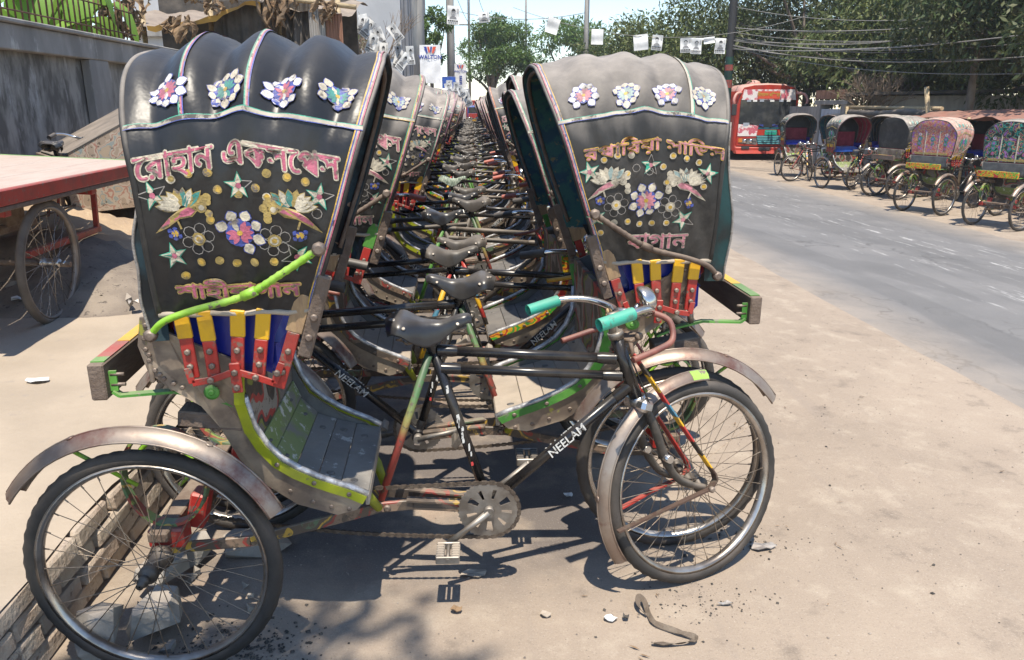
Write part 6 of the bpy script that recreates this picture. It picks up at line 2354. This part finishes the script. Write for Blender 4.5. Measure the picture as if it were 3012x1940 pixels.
# far end of the street: a small lorry closing the view
lr = thing('small_lorry', (.16, 45.5, 0), 0, 'small blue and red lorry at the far end of the rank', 'lorry')
part('cab', MB().box((0, .6, 1.05), (.62, 1.2, 1.0), 0, None, .08), ['paint_blue'], lr)
part('windscreen', MB().box((0, -.01, 1.30), (.50, .04, .30), 0, None, .01), ['bus_glass'], lr)
part('front_panel', MB().box((0, -.02, .98), (.54, .04, .26), 0, None, .01), ['paint_red'], lr)
part('number_board', MB().box((0, -.03, .74), (.40, .03, .10), 0), ['paint_yellow'], lr)
part('load_body', MB().box((0, 2.2, 1.2), (.80, 2.0, 1.3), 0, None, .03), ['paint_red'], lr)
for s in (-1, 1):
    part('headlamp', MB().lathe([(.001, -.05), (.05, -.045), (.06, -.01)], 12, 'y', (s * .21, 0, .86)), ['chrome'], lr)
    for y in (.5, 2.6):
        o = part('wheel', MB().lathe([(.08, -.08), (.26, -.08), (.30, -.04), (.30, .05), (.1, .08)], 18, 'x'), ['tyre'], lr)
        o.location = (s * .30, y, .30)

# ------------------------------------------------------------------ flat cargo tricycle on the footpath
A0, A1 = Vector((-2.50, 4.05)), Vector((-2.62, 6.55))
hd = (A1 - A0).normalized()
ca = math.atan2(hd.y, hd.x)
ct = thing('cargo_tricycle', (-3.33, 5.02, KERB_Z), ca, 'flatbed cargo tricycle with a worn pink deck on the footpath', 'tricycle')
mat('deck_pink', (.45, .35, .30), .6, 0, (.50, .42, .37), 5, .4, .62, .15, 30, scale=(.6, 3, 1), col3=(.36, .20, .18), ns3=12, lo3=.64, hi3=.70, dust=.4)
for k in range(8):
    part('deck_board', MB().box((.05, -.60 + k * .302, .875), (2.75, .298, .025), 0, None, .003), ['deck_pink'], ct)
for y, mm in ((-.775, 'paint_red'), (1.69, 'paint_green')):
    part('side_rail', MB().box((.05, y, .855), (2.80, .04, .085), 0, None, .006), [mm], ct)
    part('under_rail', MB().box((.05, y * .98, .795), (2.78, .05, .03), 0, None, .006), ['old_plank'], ct)
part('end_rail', MB().box((1.45, .45, .855), (.045, 2.46, .07), 0, None, .006), ['paint_green'], ct)
for x in (-.75, .35, 1.35):
    part('cross_beam', MB().box((x, .45, .765), (.07, 2.4, .05), 0, None, .006), ['paint_red'], ct)
for y in (-.50, .62):
    part('leg_frame', MB().box((.95, y, .58), (.035, .035, .40), 0, None, .004).box((.45, y, .40), (1.1, .035, .045), 0, None, .004), ['paint_red'], ct)
    part('spring_stack', MB().box((-.25, y, .60), (.55, .06, .05), 0, None, .01).box((-.25, y, .68), (.20, .08, .14), 0, None, .01), ['rust'], ct)
part('axle', MB().tube([(-.25, -.82, .38), (-.25, .95, .38)], .018, 8), ['rust'], ct)
ct.rotation_euler = (R(3.0), 0, ca)
for y, s in ((-.70, 1), (.86, 1)):
    e = link('wheel', None, ct, Matrix.Translation((-.25, y, .385)) @ Matrix.Scale(1.115, 4))
    e.empty_display_size = .05
    for nm, mb_, mm in (('tyre', _t, 'tyre_grey'), ('rim', _r, 'rim_rusty'), ('spokes', _s, 'rim_steel'), ('hub', _rear_hub, 'rim_steel')):
        src = [p for p in PARTS if p['key'] == 'wheel_r_' + {'tyre': 'tyre', 'rim': 'rim', 'spokes': 'sp', 'hub': 'hub'}[nm]][0]
        q = link(nm, src['mesh'], e, Matrix.Scale(1.0, 4))
        set_mats(q, {0: mm})
        if nm == 'spokes':
            q['kind'] = 'stuff'
Mb_ = Matrix.Translation((1.05, .08, .05))
for p in PARTS:
    if p['key'] in ('frame', 'saddle', 'sadspring', 'bar', 'grip-1', 'grip1', 'fork', 'stay', 'chain', 'rail-1', 'rail1'):
        q = link(p['name'], p['mesh'], ct, Mb_ @ p['M'])
    elif p['key'] in ('chainring', 'arm-1', 'pedal-1', 'arm1', 'pedal1'):
        q = link(p['name'], p['mesh'], ct, Mb_ @ Matrix.Translation(BB) @ Matrix.Rotation(-2.2, 4, 'Y'))
e = link('wheel', None, ct, Mb_ @ Matrix.Translation((WB, 0, WR)))
e.empty_display_size = .05
for nm, kk in (('tyre', 'wheel_f_tyre'), ('rim', 'wheel_f_rim'), ('spokes', 'wheel_f_sp'), ('hub', 'wheel_f_hub')):
    q = link(nm, [p for p in PARTS if p['key'] == kk][0]['mesh'], e)
    if nm == 'spokes':
        q['kind'] = 'stuff'
# a second rickshaw body lying tipped by the wall
tb = thing('tipped_body', (-3.45, 7.55, KERB_Z + .12), R(35), 'tipped box body with painted panel lying against the boundary wall', 'cart body')
part('top_panel', MB().box((0, 0, .95), (.95, 1.1, .03), 0, Matrix.Rotation(R(-28), 3, 'Y'), .004), ['tarp_dark'], tb)
part('painted_panel', MB().prism([(-.45, .72), (.48, 1.18), (.55, .30), (-.40, .25)], -.55, -.52, 0), ['faded_mural'], tb)
part('painted_panel', MB().prism([(-.45, .72), (.48, 1.18), (.55, .30), (-.40, .25)], .52, .55, 0), ['faded_mural'], tb)
part('end_board', MB().box((-.45, 0, .50), (.03, 1.08, .46), 0, None, .004), ['old_plank'], tb)
part('end_board', MB().box((.50, 0, .72), (.03, 1.08, .90), 0, None, .004), ['raw_wood'], tb)

# ------------------------------------------------------------------ broken stones, litter, grit
mat('stone_grey', (.30, .285, .26), .9, 0, (.22, .205, .185), 7, .4, .6, .5, 30, dust=.7, spec=.2)
mat('coal_grit', (.05, .047, .044), .9, 0, (.10, .09, .08), 20, spec=.2)
mat('pebble_mix', (.32, .275, .235), .9, 0, (.15, .13, .115), 3, .4, .6, spec=.2)
mat('strap_cloth', (.13, .10, .075), .85, 0, (.19, .155, .12), 18, bump=.4, bs=120)
mat('plastic_clear', (.50, .46, .36), .25, 0, (.62, .58, .48), 8, spec=.5)


def rock(seed, sx, sy, sz, pts=14):
    g_ = random.Random(seed)
    bm = bmesh.new()
    for _ in range(pts):
        d = Vector((g_.gauss(0, 1), g_.gauss(0, 1), g_.gauss(0, 1))).normalized()
        d = Vector((max(-.78, min(.78, d.x)), max(-.78, min(.78, d.y)), max(-.7, min(.7, d.z))))
        bm.verts.new((d.x * sx, d.y * sy, d.z * sz))
    bmesh.ops.convex_hull(bm, input=bm.verts)
    for v_ in [v_ for v_ in bm.verts if not v_.link_faces]:
        bm.verts.remove(v_)
    me = bpy.data.meshes.new('stone')
    bm.to_mesh(me)
    bm.free()
    me.materials.append(MATS['stone_grey'])
    return me


big = [((-1.03, 2.26, .09), (.13, .09, .07), 'flat pale slab of broken concrete leaning against the brick edge'), ((-.95, 2.04, .075), (.12, .10, .09), 'dark rounded boulder in the gutter behind the nearest wheel hub'),
       ((-1.09, 1.95, .08), (.09, .08, .11), 'upright grey concrete chunk nearest the frame edge'), ((-1.00, 2.42, .06), (.10, .07, .06), 'grey stone under the rear axle of the nearest rickshaw'),
       ((-.80, 2.50, .03), (.16, .12, .035), 'flat sandy slab beside the stones in the gutter')]
for k, (l, s, lab) in enumerate(big):
    o = link('stone', rock(60 + k, *s))
    o.location = l
    o.rotation_euler = (rnd.uniform(-.3, .3), rnd.uniform(-.3, .3), rnd.uniform(0, 6))
    tag(o, lab, 'stone', 'broken stones in the gutter')
smallr = [rock(80 + k, .035, .028, .024, 10) for k in range(5)]
for k in range(26):
    o = link('stone', smallr[k % 5])
    o.location = (rnd.uniform(-1.15, -.72), rnd.uniform(1.75, 2.9), .012)
    o.rotation_euler = (rnd.uniform(0, 6), rnd.uniform(0, 6), rnd.uniform(0, 6))
    s = rnd.uniform(.4, 1.1)
    o.scale = (s, s, s)
    tag(o, 'small stone fragment in the gutter behind the nearest wheel', 'stone', 'small stone fragments in the gutter')
for k in range(34):
    o = link('stone', smallr[k % 5])
    x_, y_ = rnd.uniform(-3.3, -2.0), rnd.uniform(4.9, 6.4)
    s = rnd.uniform(.6, 2.2)
    o.location = (x_, y_, KERB_Z + .05 + .02 * s)
    o.rotation_euler = (rnd.uniform(0, 6), rnd.uniform(0, 6), rnd.uniform(0, 6))
    o.scale = (s, s, s * .7)
    tag(o, 'lump of rubble on the shaded soil beside the cargo tricycle', 'rubble', 'rubble lumps beside the cargo tricycle')


def grit(name, n, seed, xr, yr, smin, smax, mm, label, centre=None, spread=None):
    g_ = np.random.default_rng(seed)
    oct_v = np.array([(1, 0, 0), (-1, 0, 0), (0, 1, 0), (0, -1, 0), (0, 0, .7), (0, 0, -.5)], float)
    oct_f = np.array([(0, 2, 4), (2, 1, 4), (1, 3, 4), (3, 0, 4), (2, 0, 5), (1, 2, 5), (3, 1, 5), (0, 3, 5)])
    if centre is None:
        x, y = g_.uniform(*xr, n), g_.uniform(*yr, n)
    else:
        x, y = g_.normal(centre[0], spread, n), g_.normal(centre[1], spread * .6, n)
    s = smin + (smax - smin) * g_.random(n) ** 3
    a = g_.random(n) * 6.28
    z = np.array([zg(t) for t in x])
    j = g_.uniform(.6, 1.3, (n, 6, 3))
    v = oct_v[None] * j * s[:, None, None]
    c, sn = np.cos(a)[:, None], np.sin(a)[:, None]
    vx = v[:, :, 0] * c - v[:, :, 1] * sn
    vy = v[:, :, 0] * sn + v[:, :, 1] * c
    v = np.stack([vx + x[:, None], vy + y[:, None], v[:, :, 2] + (z + s * .35)[:, None]], 2)
    f = (np.arange(n) * 6)[:, None, None] + oct_f[None]
    o = link(name, np_mesh(name, v.reshape(-1, 3), f.reshape(-1, 3), [mm]))
    tag(o, label, 'gravel', kind='stuff')


grit('gravel', 6000, 1, (-1.15, 3.2), (1.4, 6.5), .0010, .0048, 'pebble_mix', 'fine pebbles and grit scattered over the dusty ground')
grit('gravel', 170, 2, (.2, 3.4), (1.4, 4.5), .0015, .0075, 'coal_grit', 'dark grit scattered in front of the nearest wheel')
grit('gravel', 110, 3, None, None, .002, .010, 'coal_grit', 'patch of dark crumbs behind the nearest front wheel', (1.00, 2.45), .09)
grit('gravel', 160, 4, None, None, .0015, .006, 'coal_grit', 'sooty crumbs just in front of the nearest front wheel', (.74, 2.10), .10)
grit('gravel', 500, 5, None, None, .002, .010, 'coal_grit', 'dark crumbs in the gutter under the nearest rickshaw', (-.72, 1.95), .12)

stp = MB()
path_ = catmull([(.534, 2.045, .010), (.512, 2.070, .018), (.519, 2.112, .028), (.535, 2.095, .022), (.538, 2.040, .012), (.551, 2.000, .010), (.60, 1.962, .012), (.652, 1.930, .012), (.642, 1.912, .013), (.59, 1.905, .010), (.518, 1.912, .010)], 6)
rows = []
for i, p in enumerate(path_):
    d = (path_[min(i + 1, len(path_) - 1)] - path_[max(i - 1, 0)])
    s = Vector((-d.y, d.x, 0)).normalized()
    tw_ = .9 * math.sin(i * .33)
    wv = (s * math.cos(tw_) + Vector((0, 0, 1)) * abs(math.sin(tw_))) * .0085
    rows.append([tuple(p - wv), tuple(p), tuple(p + wv)])
stp.grid(rows, 0, True)
stp.grid([[(x, y, z + .0022) for x, y, z in r] for r in rows], 0, True)
tag(part('cloth_strap', stp, ['strap_cloth']), 'twisted brown cloth strap lying on the ground in front of the wheel', 'strap')


def scrap(x, y, w, d_, seed, mm, label, cat='paper scrap', lift=.012):
    g_ = random.Random(seed)
    n = 9
    ph = g_.uniform(0, 6)
    top = []
    for k in range(n):
        a = 2 * PI * k / n
        r_ = g_.uniform(.65, 1.1)
        top.append((x + w * r_ * math.cos(a), y + d_ * r_ * math.sin(a), zg(x) + .005 + lift * abs(math.sin(a * 1.5 + ph))))
    m = MB()
    m.add(top + [(x, y, zg(x) + .008 + lift * .4)], [(k, (k + 1) % n, n) for k in range(n)], 0)
    m.add([(p[0], p[1], p[2] - .002) for p in top] + [(x, y, zg(x) + .006 + lift * .4)], [((k + 1) % n, k, n) for k in range(n)], 0)
    return tag(part('paper_scrap' if 'leaf' not in cat else 'dry_leaf', m, [mm]), label, cat)


scrap(1.04, 2.41, .050, .030, 1, 'tin_grey', 'folded grey cardboard scrap right behind the nearest front wheel', 'cardboard')
scrap(.415, 2.035, .022, .018, 2, 'paper', 'small torn white scrap on the ground left of the cloth strap')
scrap(.462, 2.032, .013, .012, 3, 'coal_grit', 'little black lump beside the torn white scrap', 'lump', .02)
scrap(-.005, 2.30, .055, .028, 4, 'dust_board', 'pale flattened scrap lying in the chainring shadow')
scrap(.38, 2.83, .020, .018, 5, 'paper', 'white scrap under the down tube of the nearest rickshaw')
scrap(-.068, 2.10, .020, .016, 6, 'dry_leaf', 'curled reddish dry leaf below the pedal shadow', 'dry leaf', .02)
scrap(.215, 2.065, .024, .016, 7, 'dust_board', 'pale sandy patch of paper on the ground in front')
scrap(.545, 2.10, .012, .010, 8, 'stone_grey', 'light grey pebble-like scrap above the cloth strap')
scrap(.80, 2.09, .030, .008, 9, 'tin_grey', 'crumpled grey foil strip right of the cloth strap', 'foil')
scrap(-2.1, 3.6, .06, .04, 10, 'paper', 'white scrap lying on the raised footpath').location.z = KERB_Z
scrap(-2.35, 3.2, .07, .04, 11, 'dust_board', 'flat beige scrap on the raised footpath near the bumper').location.z = KERB_Z
for k in range(14):
    scrap(rnd.uniform(-3.0, -1.8), rnd.uniform(4.7, 6.2), rnd.uniform(.03, .07), rnd.uniform(.02, .05), 30 + k, rnd.choice(['paper', 'tin_grey', 'dust_board', 'tarp_dark']), 'bit of litter strewn on the soil beside the cargo tricycle', 'litter', .03)['group'] = 'litter beside the cargo tricycle'
    bpy.data.objects[sorted(n_ for n_ in bpy.data.objects.keys() if n_.startswith('paper_scrap'))[-1]].location.z = KERB_Z + .06
v, f = leaves(33, [(rnd.uniform(.2, 2.6), rnd.uniform(1.7, 4.0), .01, .02) for _ in range(50)], 60, .03, droop=0, aspect=.2)
v[:, 2] = np.abs(v[:, 2] - .01) * .15 + .006 + np.array([zg(t) for t in v[:, 0]])
tag(link('straw', np_mesh('straw', v, f, ['dry_leaf'])), 'bits of straw and dry grass on the dusty ground', 'straw', kind='stuff')

# ------------------------------------------------------------------ dusty air
hz = bpy.data.materials.new('dusty_air')
hz.use_nodes = True
hz.node_tree.nodes.clear()
pv = hz.node_tree.nodes.new('ShaderNodeVolumePrincipled')
pv.inputs['Color'].default_value = (.93, .95, .97, 1)
pv.inputs['Density'].default_value = .0012
pv.inputs['Anisotropy'].default_value = .35
mo = hz.node_tree.nodes.new('ShaderNodeOutputMaterial')
hz.node_tree.links.new(pv.outputs[0], mo.inputs['Volume'])
MATS['dusty_air'] = hz
o = part('haze', MB().box((0, 160, 7.2), (400, 350, 17.2), 0), ['dusty_air'])
tag(o, 'thin sunlit dust haze filling the street', kind='stuff')
